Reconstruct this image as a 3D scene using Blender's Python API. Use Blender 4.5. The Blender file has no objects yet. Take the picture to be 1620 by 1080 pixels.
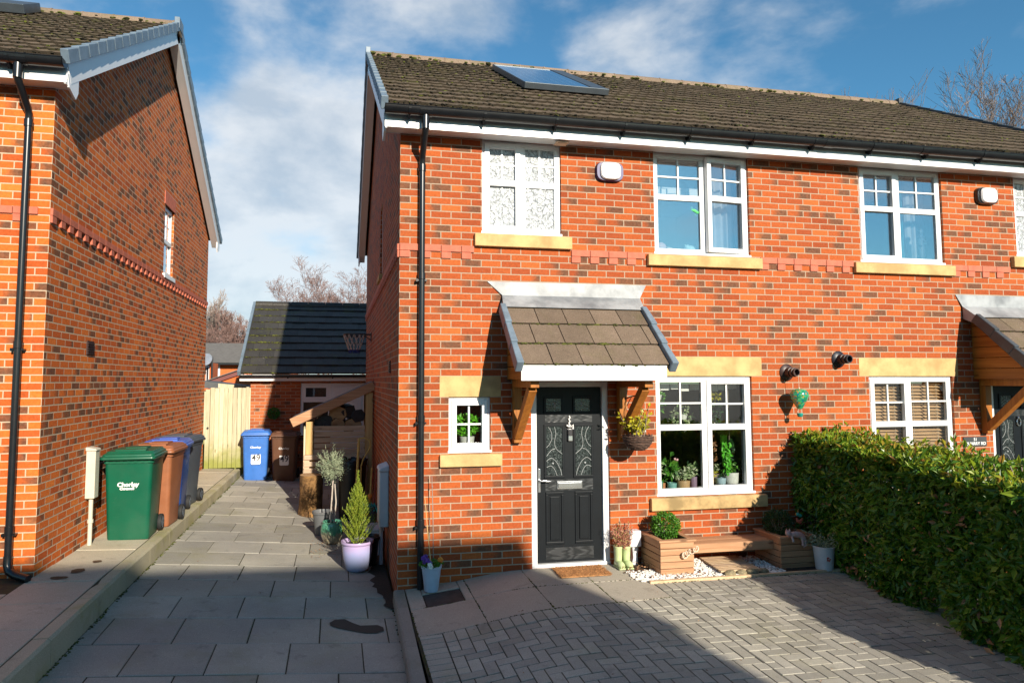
import bpy, math, random
from math import sin, cos, pi, radians, sqrt, floor, atan2
from mathutils import Vector, Matrix, Euler
from mathutils import noise as mnoise

random.seed(11)
SC = bpy.context.scene
COL = SC.collection

# ------------------------------------------------------------------ mesh builder
class MB:
    def __init__(s):
        s.v = []; s.f = []; s.mi = []
        s.M = None; s.cur = 0
    def add(s, vs, fs, mi=None):
        b = len(s.v)
        if s.M is not None:
            if s.M.determinant() < 0: fs = [tuple(reversed(f)) for f in fs]
            vs = [tuple(s.M @ Vector(p)) for p in vs]
        s.v.extend(vs)
        for f in fs:
            s.f.append(tuple(i + b for i in f)); s.mi.append(s.cur if mi is None else mi)
    def quad(s, a, b, c, d, mi=None):
        s.add([a, b, c, d], [(0, 1, 2, 3)], mi)
    def poly(s, pts, mi=None):
        s.add(list(pts), [tuple(range(len(pts)))], mi)
    def box(s, x0, x1, y0, y1, z0, z1, mi=None):
        vs = [(x0,y0,z0),(x1,y0,z0),(x1,y1,z0),(x0,y1,z0),(x0,y0,z1),(x1,y0,z1),(x1,y1,z1),(x0,y1,z1)]
        s.add(vs, [(3,2,1,0),(4,5,6,7),(0,1,5,4),(1,2,6,5),(2,3,7,6),(3,0,4,7)], mi)
    def beam(s, p, q, w, h, up=(0,0,1), mi=None, w2=None, h2=None):
        # box along p->q, w across, h along 'up'
        p = Vector(p); q = Vector(q); d = (q-p).normalized(); up = Vector(up)
        r = d.cross(up)
        if r.length < 1e-6: r = d.cross(Vector((1,0,0)))
        r.normalize(); u = r.cross(d).normalized()
        w2 = w if w2 is None else w2; h2 = h if h2 is None else h2
        vs = []
        for c, ww, hh in ((p,w,h),(q,w2,h2)):
            for a, b in ((-1,-1),(1,-1),(1,1),(-1,1)):
                vs.append(tuple(c + r*a*ww/2 + u*b*hh/2))
        s.add(vs, [(0,1,2,3),(7,6,5,4),(0,4,5,1),(1,5,6,2),(2,6,7,3),(3,7,4,0)], mi)
    def prism(s, pts, d, mi=None):
        # pts: 3d polygon, d: extrusion vector
        n = len(pts); d = Vector(d)
        a = [tuple(p) for p in pts]; b = [tuple(Vector(p)+d) for p in pts]
        fs = [tuple(range(n-1,-1,-1)), tuple(range(n,2*n))] + [(i,(i+1)%n,n+(i+1)%n,n+i) for i in range(n)]
        s.add(a+b, fs, mi)
    def tube(s, path, r, n=8, cap=True, mi=None):
        path = [Vector(p) for p in path]
        rs = r if isinstance(r, (list, tuple)) else [r]*len(path)
        vs = []; fs = []
        ref = None
        for i, p in enumerate(path):
            a = path[max(0,i-1)]; b = path[min(len(path)-1,i+1)]
            t = (b-a)
            t = t.normalized() if t.length > 1e-9 else Vector((0,0,1))
            if ref is None:
                ref = Vector((1,0,0)) if abs(t.x) < .8 else Vector((0,1,0))
            u = (ref - t*ref.dot(t)); u = u.normalized() if u.length > 1e-6 else t.orthogonal().normalized()
            ref = u
            w = t.cross(u)
            for k in range(n):
                an = 2*pi*k/n
                vs.append(tuple(p + (u*cos(an) + w*sin(an))*rs[i]))
        for i in range(len(path)-1):
            for k in range(n):
                fs.append((i*n+k, i*n+(k+1)%n, (i+1)*n+(k+1)%n, (i+1)*n+k))
        if cap:
            fs.append(tuple(range(n-1,-1,-1))); e = (len(path)-1)*n
            fs.append(tuple(range(e, e+n)))
        s.add(vs, fs, mi)
    def lathe(s, prof, c=(0,0,0), n=24, mi=None, sx=1, sy=1, wob=0):
        # prof: (r,z) list, axis z
        vs = []; fs = []
        for r, z in prof:
            for k in range(n):
                an = 2*pi*k/n; rr = r*(1+wob*sin(3*an+z*9)) if wob else r
                vs.append((c[0]+rr*cos(an)*sx, c[1]+rr*sin(an)*sy, c[2]+z))
        for i in range(len(prof)-1):
            for k in range(n):
                fs.append((i*n+k, i*n+(k+1)%n, (i+1)*n+(k+1)%n, (i+1)*n+k))
        if prof[0][0] > 1e-5: fs.append(tuple(range(n-1,-1,-1)))
        if prof[-1][0] > 1e-5: e = (len(prof)-1)*n; fs.append(tuple(range(e, e+n)))
        s.add(vs, fs, mi)
    def ball(s, c, r, sub=1, jit=0.0, sc=(1,1,1), mi=None):
        vs, fs = ICO[sub]
        out = []
        for p in vs:
            k = r*(1+random.uniform(-jit, jit))
            out.append((c[0]+p[0]*k*sc[0], c[1]+p[1]*k*sc[1], c[2]+p[2]*k*sc[2]))
        s.add(out, fs, mi)
    def leaf(s, p, d, nrm, L, W, fold=.25, mi=None):
        # pointed leaf from p along d
        r = d.cross(nrm)
        if r.length < 1e-5: return
        r.normalize(); u = r.cross(d)
        m = p + d*(L*.45)
        t = p + d*L - u*(L*.12)
        a = m + r*(W*.5) + u*(W*fold); b = m - r*(W*.5) + u*(W*fold)
        s.add([tuple(p), tuple(a), tuple(t), tuple(b)], [(0,1,2),(0,2,3)], mi)
    def build(s, name, mat, parent=None, smooth=False, bevel=0, angle=40, seg=2):
        o0 = origin(parent)
        me = bpy.data.meshes.new(name)
        vs = [(p[0]-o0[0], p[1]-o0[1], p[2]-o0[2]) for p in s.v]
        me.from_pydata(vs, [], s.f)
        mats = mat if isinstance(mat, (list, tuple)) else [mat]
        for m in mats: me.materials.append(m)
        if len(mats) > 1: me.polygons.foreach_set('material_index', s.mi)
        if smooth:
            me.polygons.foreach_set('use_smooth', [True]*len(me.polygons))
            if smooth != 'all':
                me.set_sharp_from_angle(angle=radians(angle))
        me.update()
        o = bpy.data.objects.new(name, me); COL.objects.link(o)
        if parent is not None: o.parent = parent
        if bevel:
            b = o.modifiers.new('bevel', 'BEVEL'); b.width = bevel; b.segments = seg
            b.limit_method = 'ANGLE'; b.angle_limit = radians(35); b.harden_normals = False
        return o

def origin(o):
    v = Vector((0,0,0))
    while o is not None:
        v += o.location; o = o.parent
    return v

def _ico(sub):
    import bmesh
    bm = bmesh.new(); bmesh.ops.create_icosphere(bm, subdivisions=sub, radius=1)
    vs = [tuple(v.co) for v in bm.verts]; bm.verts.ensure_lookup_table()
    fs = [tuple(v.index for v in f.verts) for f in bm.faces]; bm.free()
    return vs, fs
ICO = {1: _ico(1), 2: _ico(2), 3: _ico(3)}

def thing(name, label, cat, loc=(0,0,0), group=None):
    o = bpy.data.objects.new(name, None); COL.objects.link(o)
    o.location = loc; o.empty_display_size = .1
    o['label'] = label; o['category'] = cat
    if group: o['group'] = group
    return o
def tag(o, label, cat, group=None):
    o['label'] = label; o['category'] = cat
    if group: o['group'] = group
    return o
def struct(o): o['kind'] = 'structure'; return o
def stuff(o, label=None, cat=None):
    o['kind'] = 'stuff'
    if label: o['label'] = label
    if cat: o['category'] = cat
    return o
def copy_tree(o, parent=None):
    c = o.copy(); COL.objects.link(c)
    if parent is not None: c.parent = parent
    for ch in list(o.children):
        copy_tree(ch, c)
    return c
def recolor(root, swap):
    # give a copied thing its own materials: part name -> material
    for ch in root.children_recursive:
        k = ch.name.split('.')[0]
        if k in swap:
            ch.data = ch.data.copy(); ch.data.materials.clear(); ch.data.materials.append(swap[k])

def text_mesh(name, txt, size, mat, parent, loc, rot, extrude=.001, offset=0.0, align='CENTER', shear=0, spacing=1.0, sx=1.0):
    cu = bpy.data.curves.new('tmp_text', 'FONT'); cu.body = txt; cu.size = size; cu.extrude = extrude
    cu.align_x = align; cu.align_y = 'CENTER'; cu.offset = offset; cu.shear = shear; cu.space_character = spacing; cu.resolution_u = 3
    to = bpy.data.objects.new('tmp_text', cu); COL.objects.link(to)
    dg = bpy.context.evaluated_depsgraph_get()
    me = bpy.data.meshes.new_from_object(to.evaluated_get(dg))
    bpy.data.objects.remove(to); bpy.data.curves.remove(cu)
    me.materials.clear(); me.materials.append(mat)
    me.transform(Matrix.Translation(Vector(loc)) @ Euler(rot).to_matrix().to_4x4() @ Matrix.Diagonal((sx,1,1,1)))
    me.transform(Matrix.Translation(-origin(parent)))
    o = bpy.data.objects.new(name, me); COL.objects.link(o); o.parent = parent
    return o

def rnd(a, b): return random.uniform(a, b)
def rvec():
    while True:
        v = Vector((rnd(-1,1), rnd(-1,1), rnd(-1,1)))
        if .05 < v.length < 1: return v.normalized()
def smooth01(a, b, x):
    t = max(0, min(1, (x-a)/(b-a))); return t*t*(3-2*t)

# ground levels
def drive_z(x, y):
    z = -.08 - .07*x
    if y < 0: z += .02*y
    return z
def court_z(x, y):
    b = .035 + .135*smooth01(0, 1.4, x)
    return b + .03*y
SUN_K = 4.4; SKY_K = .074; EXPOSURE = .75; SKY_TINT = (.50,.99,1.16,1)
CLOUDS = [((-.085,.93,.36),.20,.10), ((-.06,.98,.19),.24,.17), ((.13,.87,.475),.13,.05), ((.49,.77,.40),.16,.06), ((.45,.80,.38),.10,.05), ((-.165,.89,.42),.07,-.08), ((.72,.586,.37),.22,-.12), ((-.3,.95,.05),.3,.2), ((0,.99,.1),.45,.14), ((0,-.7,.7),1.5,-.10)]
CS_ = 4.6; COFF = (.3,1.7,.4)
# ------------------------------------------------------------------ materials
class G:
    def __init__(s, name):
        s.m = bpy.data.materials.new(name); s.m.use_nodes = True
        s.t = s.m.node_tree; s.nd = s.t.nodes; s.lk = s.t.links
        s.b = s.nd['Principled BSDF']; s.out = s.nd['Material Output']
    def n(s, typ, ins=None, **props):
        k = s.nd.new(typ)
        for a, v in props.items(): setattr(k, a, v)
        for a, v in (ins or {}).items(): s.set(k, a, v)
        return k
    def set(s, k, a, v):
        i = k.inputs[a]
        if isinstance(v, bpy.types.NodeSocket): s.lk.new(v, i)
        elif isinstance(v, bpy.types.Node): s.lk.new(v.outputs[0], i)
        elif isinstance(v, (tuple, list)) and len(v) == 3 and i.type == 'RGBA': i.default_value = (*v, 1)
        else: i.default_value = v
    def ma(s, op, a, b=None, c=None, clamp=False):
        k = s.n('ShaderNodeMath', operation=op, use_clamp=clamp)
        s.set(k, 0, a)
        if b is not None: s.set(k, 1, b)
        if c is not None: s.set(k, 2, c)
        return k.outputs[0]
    def mix(s, f, a, b, mode='MIX'):
        k = s.n('ShaderNodeMix', data_type='RGBA', blend_type=mode, clamp_factor=True)
        s.set(k, 0, f); s.set(k, 6, a); s.set(k, 7, b)
        return k.outputs[2]
    def noise(s, scale, detail=4, rough=.55, vec=None, dist=0):
        k = s.n('ShaderNodeTexNoise', {'Scale': scale, 'Detail': detail, 'Roughness': rough, 'Distortion': dist})
        if vec is not None: s.lk.new(vec, k.inputs['Vector'])
        return k.outputs['Fac']
    def ramp(s, f, stops, interp='LINEAR'):
        k = s.n('ShaderNodeValToRGB'); k.color_ramp.interpolation = interp
        e = k.color_ramp.elements
        while len(e) < len(stops): e.new(.5)
        for q, (p, c) in zip(e, stops):
            q.position = p; q.color = (*c, 1) if len(c) == 3 else c
        s.lk.new(f, k.inputs[0]); return k.outputs[0]
    def sstep(s, x, a, b, to0=0., to1=1.):
        k = s.n('ShaderNodeMapRange', {'From Min': a, 'From Max': b, 'To Min': to0, 'To Max': to1}, interpolation_type='SMOOTHSTEP')
        s.set(k, 0, x); return k.outputs[0]
    def pos(s): return s.n('ShaderNodeNewGeometry').outputs['Position']
    def obj(s): return s.n('ShaderNodeTexCoord').outputs['Object']
    def island(s): return s.n('ShaderNodeNewGeometry').outputs['Random Per Island']
    def scalev(s, vec, sc):
        k = s.n('ShaderNodeMapping', {'Scale': sc}); s.lk.new(vec, k.inputs['Vector']); return k.outputs[0]
    def base(s, c): s.set(s.b, 'Base Color', c)
    def bump(s, h, strength=.3, dist=.01):
        k = s.n('ShaderNodeBump', {'Strength': strength, 'Distance': dist}); s.lk.new(h, k.inputs['Height'])
        s.lk.new(k.outputs[0], s.b.inputs['Normal']); return k
    def rough(s, r): s.set(s.b, 'Roughness', r)

def sc3(c, k): return tuple(min(1, x*k) for x in c)

def plain(name, col, rough=.6, var=.15, scale=8, bump=.0, bscale=60, metal=0, isl=0, spec=None, col2=None, coat=0, dist=.004, scuff=0):
    g = G(name)
    v = g.obj()
    f = g.noise(scale, 5, .6, v)
    f = g.sstep(f, .3, .7)
    c = g.mix(f, sc3(col, 1-var), sc3(col, 1+var) if col2 is None else col2)
    if scuff:
        sc_ = g.sstep(g.noise(1., 6, .75, g.scalev(v, (9, 9, 42))), .60, .74)
        c = g.mix(g.ma('MULTIPLY', sc_, scuff), c, (.30,.30,.28))
        du_ = g.sstep(g.noise(2.2, 4, .6, v), .4, .75)
        c = g.mix(g.ma('MULTIPLY', du_, scuff*.5), c, (.22,.20,.17))
    if isl:
        r = g.ma('MULTIPLY_ADD', g.island(), 2*isl, 1-isl)
        k = g.n('ShaderNodeCombineColor'); [g.lk.new(r, k.inputs[i]) for i in range(3)]
        c = g.mix(1., c, k.outputs[0], 'MULTIPLY')
    g.base(c); g.rough(rough); g.b.inputs['Metallic'].default_value = metal
    if spec is not None: g.b.inputs['Specular IOR Level'].default_value = spec
    if coat: g.b.inputs['Coat Weight'].default_value = coat
    if bump: g.bump(g.noise(bscale, 4, .6, v), bump, dist)
    return g.m

def brick(name, ou=0., ov=0., cols=None, dark=.27, mortar=(.42,.31,.22), sat=1.0):
    g = G(name)
    cols = cols or [(.30,.060,.018),(.39,.083,.021),(.46,.108,.025),(.335,.070,.021),(.50,.132,.031)]
    geo = g.n('ShaderNodeNewGeometry')
    sp = g.n('ShaderNodeSeparateXYZ'); g.lk.new(geo.outputs['Position'], sp.inputs[0])
    sn = g.n('ShaderNodeSeparateXYZ'); g.lk.new(geo.outputs['True Normal'], sn.inputs[0])
    side = g.ma('GREATER_THAN', g.ma('ABSOLUTE', sn.outputs[0]), .7)
    u = g.ma('ADD', g.ma('MULTIPLY', sp.outputs[0], g.ma('SUBTRACT', 1., side)), g.ma('MULTIPLY', sp.outputs[1], side))
    u = g.ma('ADD', u, ou); v = g.ma('ADD', sp.outputs[2], ov)
    # slightly uneven coursing
    wob = g.ma('MULTIPLY_ADD', g.noise(3.2, 2, .5, geo.outputs['Position']), .006, -.003)
    u = g.ma('ADD', u, wob); v = g.ma('ADD', v, wob)
    vr = g.ma('DIVIDE', v, .075); row = g.ma('FLOOR', vr); fr = g.ma('FRACT', vr)
    half = g.ma('MULTIPLY', g.ma('FLOORED_MODULO', row, 2.), .5)
    uu = g.ma('ADD', g.ma('DIVIDE', u, .225), half); colx = g.ma('FLOOR', uu); fc = g.ma('FRACT', uu)
    dv = g.ma('MULTIPLY', g.ma('MINIMUM', fr, g.ma('SUBTRACT', 1., fr)), .075)
    du = g.ma('MULTIPLY', g.ma('MINIMUM', fc, g.ma('SUBTRACT', 1., fc)), .225)
    d = g.ma('MINIMUM', du, dv)
    d = g.ma('ADD', d, g.ma('MULTIPLY_ADD', g.noise(70, 3, .6, geo.outputs['Position']), .0034, -.0017))
    mask = g.sstep(d, .0045, .0070)
    cv = g.n('ShaderNodeCombineXYZ'); g.lk.new(colx, cv.inputs[0]); g.lk.new(row, cv.inputs[1]); g.lk.new(side, cv.inputs[2])
    wn = g.n('ShaderNodeTexWhiteNoise'); wn.noise_dimensions = '3D'; g.lk.new(cv.outputs[0], wn.inputs['Vector'])
    sr = g.n('ShaderNodeSeparateColor'); g.lk.new(wn.outputs['Color'], sr.inputs[0])
    c = g.ramp(sr.outputs[0], [(i/(len(cols)-1), q) for i, q in enumerate(cols)])
    fine = g.noise(38, 5, .65, geo.outputs['Position'])
    c = g.mix(g.sstep(fine, .25, .8), sc3((1,1,1), .80), (1,1,1)) if False else g.mix(1., c, g.ramp(fine, [(.25,(.72,.70,.68)),(.75,(1.18,1.15,1.12))]), 'MULTIPLY')
    # smoked bricks, burnt from one end
    isd = g.ma('LESS_THAN', sr.outputs[1], dark)
    blot = g.noise(9, 4, .6, geo.outputs['Position'])
    edge = g.ma('ADD', fc, g.ma('MULTIPLY_ADD', blot, .5, -.25))
    thr = g.ma('MULTIPLY_ADD', sr.outputs[2], .95, -.40)
    burn = g.ma('MULTIPLY', g.sstep(g.ma('SUBTRACT', edge, thr), .0, .60), isd)
    burn = g.ma('MULTIPLY', burn, g.ma('MULTIPLY_ADD', blot, .7, .48), clamp=True)
    c = g.mix(burn, c, g.ramp(fine, [(.3,(.065,.036,.022)),(.7,(.16,.085,.05))]))
    big = g.noise(.8, 3, .5, geo.outputs['Position'])
    c = g.mix(1., c, g.ramp(big, [(.3,(.92,.90,.90)),(.7,(1.05,1.05,1.05))]), 'MULTIPLY')
    mc = g.mix(fine, sc3(mortar,.75), sc3(mortar,1.15))
    smear = g.ma('MULTIPLY', g.sstep(g.noise(16, 5, .7, geo.outputs['Position']), .60, .78), .22)
    c = g.mix(smear, c, mortar)
    c = g.mix(mask, mc, c)
    # green/dark damp at the foot of the wall comes from the dirt itself
    g.base(c); g.rough(.85); g.b.inputs['Specular IOR Level'].default_value = .25
    h = g.ma('ADD', g.ma('MULTIPLY', mask, 1.), g.ma('MULTIPLY', fine, .35))
    g.bump(h, .55, .006)
    return g.m

def wood(name, c1, c2, axis=0, rough=.65, scale=3., green=0, isl=.12, bump=.15):
    g = G(name)
    v = g.obj()
    s = [26, 26, 26]; s[axis] = 1.6
    vv = g.scalev(v, tuple(x*scale/3 for x in s))
    isl_r = g.island()
    off = g.n('ShaderNodeVectorMath', operation='ADD'); g.lk.new(vv, off.inputs[0])
    cx = g.n('ShaderNodeCombineXYZ'); [g.lk.new(g.ma('MULTIPLY', isl_r, 37.), cx.inputs[i]) for i in range(3)]
    g.lk.new(cx.outputs[0], off.inputs[1])
    f = g.noise(1., 6, .6, off.outputs[0], .6)
    knot = g.n('ShaderNodeTexVoronoi', {'Scale': 1.}); s2 = [7,7,7]; s2[axis] = 2.2
    g.lk.new(g.scalev(v, tuple(s2)), knot.inputs['Vector'])
    c = g.ramp(f, [(.28, c1), (.72, c2)])
    kn = g.sstep(knot.outputs['Distance'], .05, .14)
    c = g.mix(g.ma('MULTIPLY', g.ma('SUBTRACT', 1., kn), .75), c, sc3(c1, .35))
    r = g.ma('MULTIPLY_ADD', isl_r, 2*isl, 1-isl)
    k = g.n('ShaderNodeCombineColor'); [g.lk.new(r, k.inputs[i]) for i in range(3)]
    c = g.mix(1., c, k.outputs[0], 'MULTIPLY')
    if green:
        z = g.n('ShaderNodeSeparateXYZ'); g.lk.new(g.pos(), z.inputs[0])
        gf = g.ma('MULTIPLY', g.sstep(g.ma('ADD', z.outputs[2], g.ma('MULTIPLY_ADD', g.noise(4, 4, .6, v), .9, -.45)), 1.0, .3), green)
        c = g.mix(gf, c, (.22,.24,.035))
    g.base(c); g.rough(rough); g.b.inputs['Specular IOR Level'].default_value = .3
    g.bump(f, bump, .004)
    return g.m

def leafmat(name, c1, c2, c3=None, rough=.4, trans=.0, spec=.5):
    g = G(name)
    r = g.island()
    st = [(0., c1), (.65, c2)] + ([(1., c3)] if c3 else [])
    c = g.ramp(r, st)
    g.base(c); g.rough(rough); g.b.inputs['Specular IOR Level'].default_value = spec
    if trans:
        tr = g.n('ShaderNodeBsdfTranslucent'); g.lk.new(c, tr.inputs[0])
        mx = g.n('ShaderNodeMixShader', {0: trans}); g.lk.new(g.b.outputs[0], mx.inputs[1]); g.lk.new(tr.outputs[0], mx.inputs[2])
        g.lk.new(mx.outputs[0], g.out.inputs[0])
    return g.m

def glassmat(name, tint=(.95,.97,.96), base=.05, k=1.0, wav=.0):
    g = G(name)
    lw = g.n('ShaderNodeLayerWeight', {'Blend': .5})
    fr = g.ma('MULTIPLY_ADD', g.ma('POWER', lw.outputs['Facing'], 5.), .96, .04)
    f = g.ma('MULTIPLY_ADD', fr, k, base, clamp=True)
    tr = g.n('ShaderNodeBsdfTransparent', {0: tint}); gl = g.n('ShaderNodeBsdfGlossy', {'Roughness': .015, 'Color': (.95,.97,1)})
    if wav:
        b = g.n('ShaderNodeBump', {'Strength': wav, 'Distance': .01}); g.lk.new(g.noise(2.2, 2, .5, g.pos()), b.inputs['Height'])
        g.lk.new(b.outputs[0], gl.inputs['Normal'])
    mx = g.n('ShaderNodeMixShader'); g.lk.new(f, mx.inputs[0]); g.lk.new(tr.outputs[0], mx.inputs[1]); g.lk.new(gl.outputs[0], mx.inputs[2])
    g.lk.new(mx.outputs[0], g.out.inputs[0])
    return g.m

def paving(name, c1, c2, green=(.12,.13,.04), gamt=.3, isl=.14, wetspots=0, rough=.85, grit=160):
    g = G(name)
    p = g.pos()
    c = g.mix(g.noise(1.3, 5, .6, p), c1, c2)
    r = g.ma('MULTIPLY_ADD', g.island(), 2*isl, 1-isl)
    k = g.n('ShaderNodeCombineColor'); [g.lk.new(r, k.inputs[i]) for i in range(3)]
    c = g.mix(1., c, k.outputs[0], 'MULTIPLY')
    gr = g.noise(grit, 3, .7, p)
    c = g.mix(1., c, g.ramp(gr, [(.3,(.68,.68,.68)),(.55,(1,1,1)),(.75,(1.35,1.33,1.3))]), 'MULTIPLY')
    gf = g.sstep(g.noise(1.9, 6, .65, p), .48, .75)
    c = g.mix(g.ma('MULTIPLY', gf, gamt), c, green)
    st = g.sstep(g.noise(5, 6, .7, p), .56, .70)
    c = g.mix(g.ma('MULTIPLY', st, .42), c, sc3(c1, .5))
    li = g.sstep(g.noise(34, 3, .5, p), .68, .74)
    c = g.mix(g.ma('MULTIPLY', li, .35), c, sc3(c2, 1.45))
    lo = g.sstep(g.noise(.55, 4, .6, p), .35, .65)
    c = g.mix(1., c, g.ramp(lo, [(0,(.86,.86,.88)),(1,(1.08,1.07,1.04))]), 'MULTIPLY')
    g.base(c); g.rough(rough); g.b.inputs['Specular IOR Level'].default_value = .25
    g.bump(gr, .25, .003)
    return g.m

def rooftile(name, c1, c2, moss=(.09,.10,.015), mamt=.5, isl=.2, rough=.9, msc=2.2):
    g = G(name)
    p = g.pos()
    c = g.mix(g.noise(6, 5, .65, p), c1, c2)
    r = g.ma('MULTIPLY_ADD', g.island(), 2*isl, 1-isl)
    k = g.n('ShaderNodeCombineColor'); [g.lk.new(r, k.inputs[i]) for i in range(3)]
    c = g.mix(1., c, k.outputs[0], 'MULTIPLY')
    gr = g.noise(90, 4, .7, p)
    c = g.mix(1., c, g.ramp(gr, [(.3,(.6,.6,.6)),(.55,(1,1,1)),(.78,(1.5,1.48,1.42))]), 'MULTIPLY')
    mf = g.ma('MULTIPLY', g.sstep(g.noise(msc, 7, .7, p), .5, .68), mamt)
    c = g.mix(mf, c, moss)
    li = g.sstep(g.noise(23, 3, .5, p), .70, .76)
    c = g.mix(g.ma('MULTIPLY', li, .5), c, (.34,.32,.27))
    g.base(c); g.rough(rough); g.b.inputs['Specular IOR Level'].default_value = .2
    g.bump(gr, .4, .006)
    return g.m

M = {}
M['brick'] = brick('red_brick', ou=0.0, ov=0.0)
M['brick_l'] = brick('red_brick_next_door', ou=3.447, ov=-.010, dark=.32, cols=[(.46,.088,.018),(.60,.128,.021),(.68,.162,.026),(.52,.105,.021),(.74,.195,.032)], mortar=(.55,.42,.29))
M['brick_g'] = brick('garage_brick', ou=.1, ov=0, cols=[(.34,.085,.03),(.46,.13,.045),(.56,.17,.06)], dark=.18)
M['brick_s'] = plain('smooth_pink_brick', (.50,.135,.075), .75, .12, 14, .2, 50)
M['stone'] = plain('sandstone', (.50,.32,.13), .85, .14, 4, .3, 90, col2=(.66,.44,.19))
M['stone_old'] = plain('weathered_sandstone', (.36,.25,.11), .9, .25, 5, .3, 70, col2=(.60,.40,.18))
M['white'] = plain('white_upvc', (.80,.80,.80), .28, .02, 3, 0, spec=.5)
M['white_wood'] = plain('white_painted_board', (.80,.79,.77), .45, .03, 5, .04, 40)
M['black_plastic'] = plain('black_plastic', (.010,.011,.013), .28, .2, 6, 0, spec=.55)
M['dark_iron'] = plain('dark_iron', (.02,.02,.021), .5, .3, 20, .1)
M['verge'] = plain('slate_grey_verge', (.15,.20,.25), .45, .15, 7, .08, 50)
M['verge_d'] = plain('dark_verge_cap', (.05,.06,.07), .5, .2, 7, .08, 50)  # darker verge copy; on the mirrored porch it stands for shade
M['tile'] = rooftile('concrete_roof_tile', (.100,.071,.047), (.155,.114,.079), mamt=.22)
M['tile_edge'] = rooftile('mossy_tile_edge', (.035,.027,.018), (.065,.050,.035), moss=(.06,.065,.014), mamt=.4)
M['tile_p'] = rooftile('porch_roof_tile', (.125,.09,.065), (.225,.165,.12), mamt=.16, isl=.16)
M['tile_g'] = rooftile('garage_roof_tile', (.040,.038,.036), (.070,.064,.055), mamt=.5, isl=.2, rough=.26, msc=1.6, moss=(.085,.085,.025))
M['ridge'] = rooftile('ridge_tile', (.20,.14,.10), (.30,.22,.16), mamt=.35, isl=.15)
M['moss'] = plain('roof_moss', (.05,.048,.014), .95, .5, 14, .6, 120, isl=.5, col2=(.10,.115,.012))
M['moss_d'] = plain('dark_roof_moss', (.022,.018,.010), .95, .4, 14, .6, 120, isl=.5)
M['lead'] = plain('lead_sheet', (.22,.23,.245), .5, .25, 3, .05, 9, metal=.1, col2=(.38,.39,.40))
M['porch_wood'] = wood('stained_porch_timber', (.24,.075,.012), (.46,.17,.028), 1, .45)
M['porch_wood_z'] = wood('stained_porch_post', (.26,.085,.014), (.48,.18,.03), 2, .45)
M['deck_x'] = wood('larch_boards', (.38,.185,.09), (.58,.335,.19), 0)
M['deck_y'] = wood('larch_boards_deep', (.36,.165,.08), (.55,.30,.165), 1)
M['pallet'] = wood('weathered_pallet', (.42,.28,.18), (.70,.52,.37), 0, isl=.25)
M['post_z'] = wood('new_post', (.50,.30,.11), (.70,.46,.20), 2)
M['gate_wood'] = wood('pale_gate_boards', (.42,.37,.23), (.64,.59,.42), 2, .8, green=.9, isl=.2)
M['duck'] = wood('bleached_duckboard', (.50,.35,.20), (.70,.52,.34), 1)
M['bark'] = plain('tree_bark', (.17,.085,.03), .95, .45, 9, .9, 30, col2=(.30,.16,.055), dist=.02)
M['logend'] = wood('split_log', (.30,.17,.08), (.52,.34,.18), 0)
M['door_blk'] = None
M['door_white'] = plain('white_garage_door', (.74,.75,.77), .35, .02, 3, 0)
M['chrome'] = plain('brushed_chrome', (.72,.72,.73), .22, .05, 20, 0, metal=1)
M['steel'] = plain('galvanised_steel', (.50,.51,.53), .42, .15, 9, .05, 30, metal=.7)
M['glass'] = glassmat('window_glass', base=.05, k=1.5)
M['glass_up'] = glassmat('upper_window_glass', base=.24, k=1.5, wav=.02)
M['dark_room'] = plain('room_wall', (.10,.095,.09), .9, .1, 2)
M['curtain'] = plain('grey_curtain', (.45,.47,.52), .9, .1, 6)
M['curtain_t'] = plain('teal_curtain', (.05,.30,.36), .9, .1, 6)
M['leading'] = plain('lead_came', (.42,.44,.44), .5, .1, 20)
M['blind'] = plain('wooden_blind', (.58,.36,.20), .6, .1, 6, isl=.1)
M['slab'] = paving('drive_slab', (.30,.285,.25), (.48,.455,.385), gamt=.36, green=(.26,.245,.11), isl=.18)
M['slab_c'] = paving('court_slab', (.36,.325,.27), (.47,.425,.35), gamt=.12, isl=.07)
M['flag'] = paving('path_flag', (.46,.41,.31), (.60,.54,.42), gamt=.22, isl=.10, green=(.33,.30,.13))
M['kerb'] = paving('kerb_stone', (.40,.36,.25), (.54,.49,.35), gamt=.8, isl=.10, green=(.33,.31,.11))
M['kerb_g'] = paving('edging_kerb', (.22,.205,.18), (.31,.29,.25), gamt=.3, isl=.1)
M['paver'] = paving('block_paver', (.31,.295,.255), (.46,.435,.37), gamt=.28, isl=.17, green=(.26,.24,.10))
M['joint'] = plain('joint_sand', (.035,.03,.02), .95, .4, 8, .5, 60, col2=(.05,.05,.015))
M['asphalt'] = plain('asphalt', (.05,.05,.05), .9, .2, 6, .4, 120)
M['earth'] = plain('garden_earth', (.06,.045,.03), .95, .3, 6, .5, 60)
M['soil'] = plain('potting_soil', (.035,.022,.014), .95, .4, 30, .8, 90)
M['pebble'] = plain('white_pebble', (.78,.75,.70), .6, .08, 10, isl=.18)
M['gravel'] = plain('grey_gravel', (.30,.27,.23), .8, .2, 12, isl=.35)
M['drain'] = plain('drain_cover', (.045,.042,.038), .7, .3, 14, .5, 90)
M['wet'] = paving('damp_patch', (.045,.04,.036), (.055,.05,.044), gamt=0, isl=0, rough=.7)
M['brown_leaf'] = leafmat('dead_leaves', (.16,.07,.03), (.30,.14,.06), (.42,.24,.12), .7)
M['ply_green'] = plain('green_bin_plastic', (.002,.095,.048), .36, .08, 3, .04, 45, spec=.45, scuff=.16)
M['ply_brown'] = plain('brown_bin_plastic', (.30,.105,.042), .48, .12, 5, .04, 45, scuff=.2)
M['ply_blue'] = plain('dark_blue_bin_plastic', (.012,.05,.21), .35, .1, 3, .02, 200)
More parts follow.
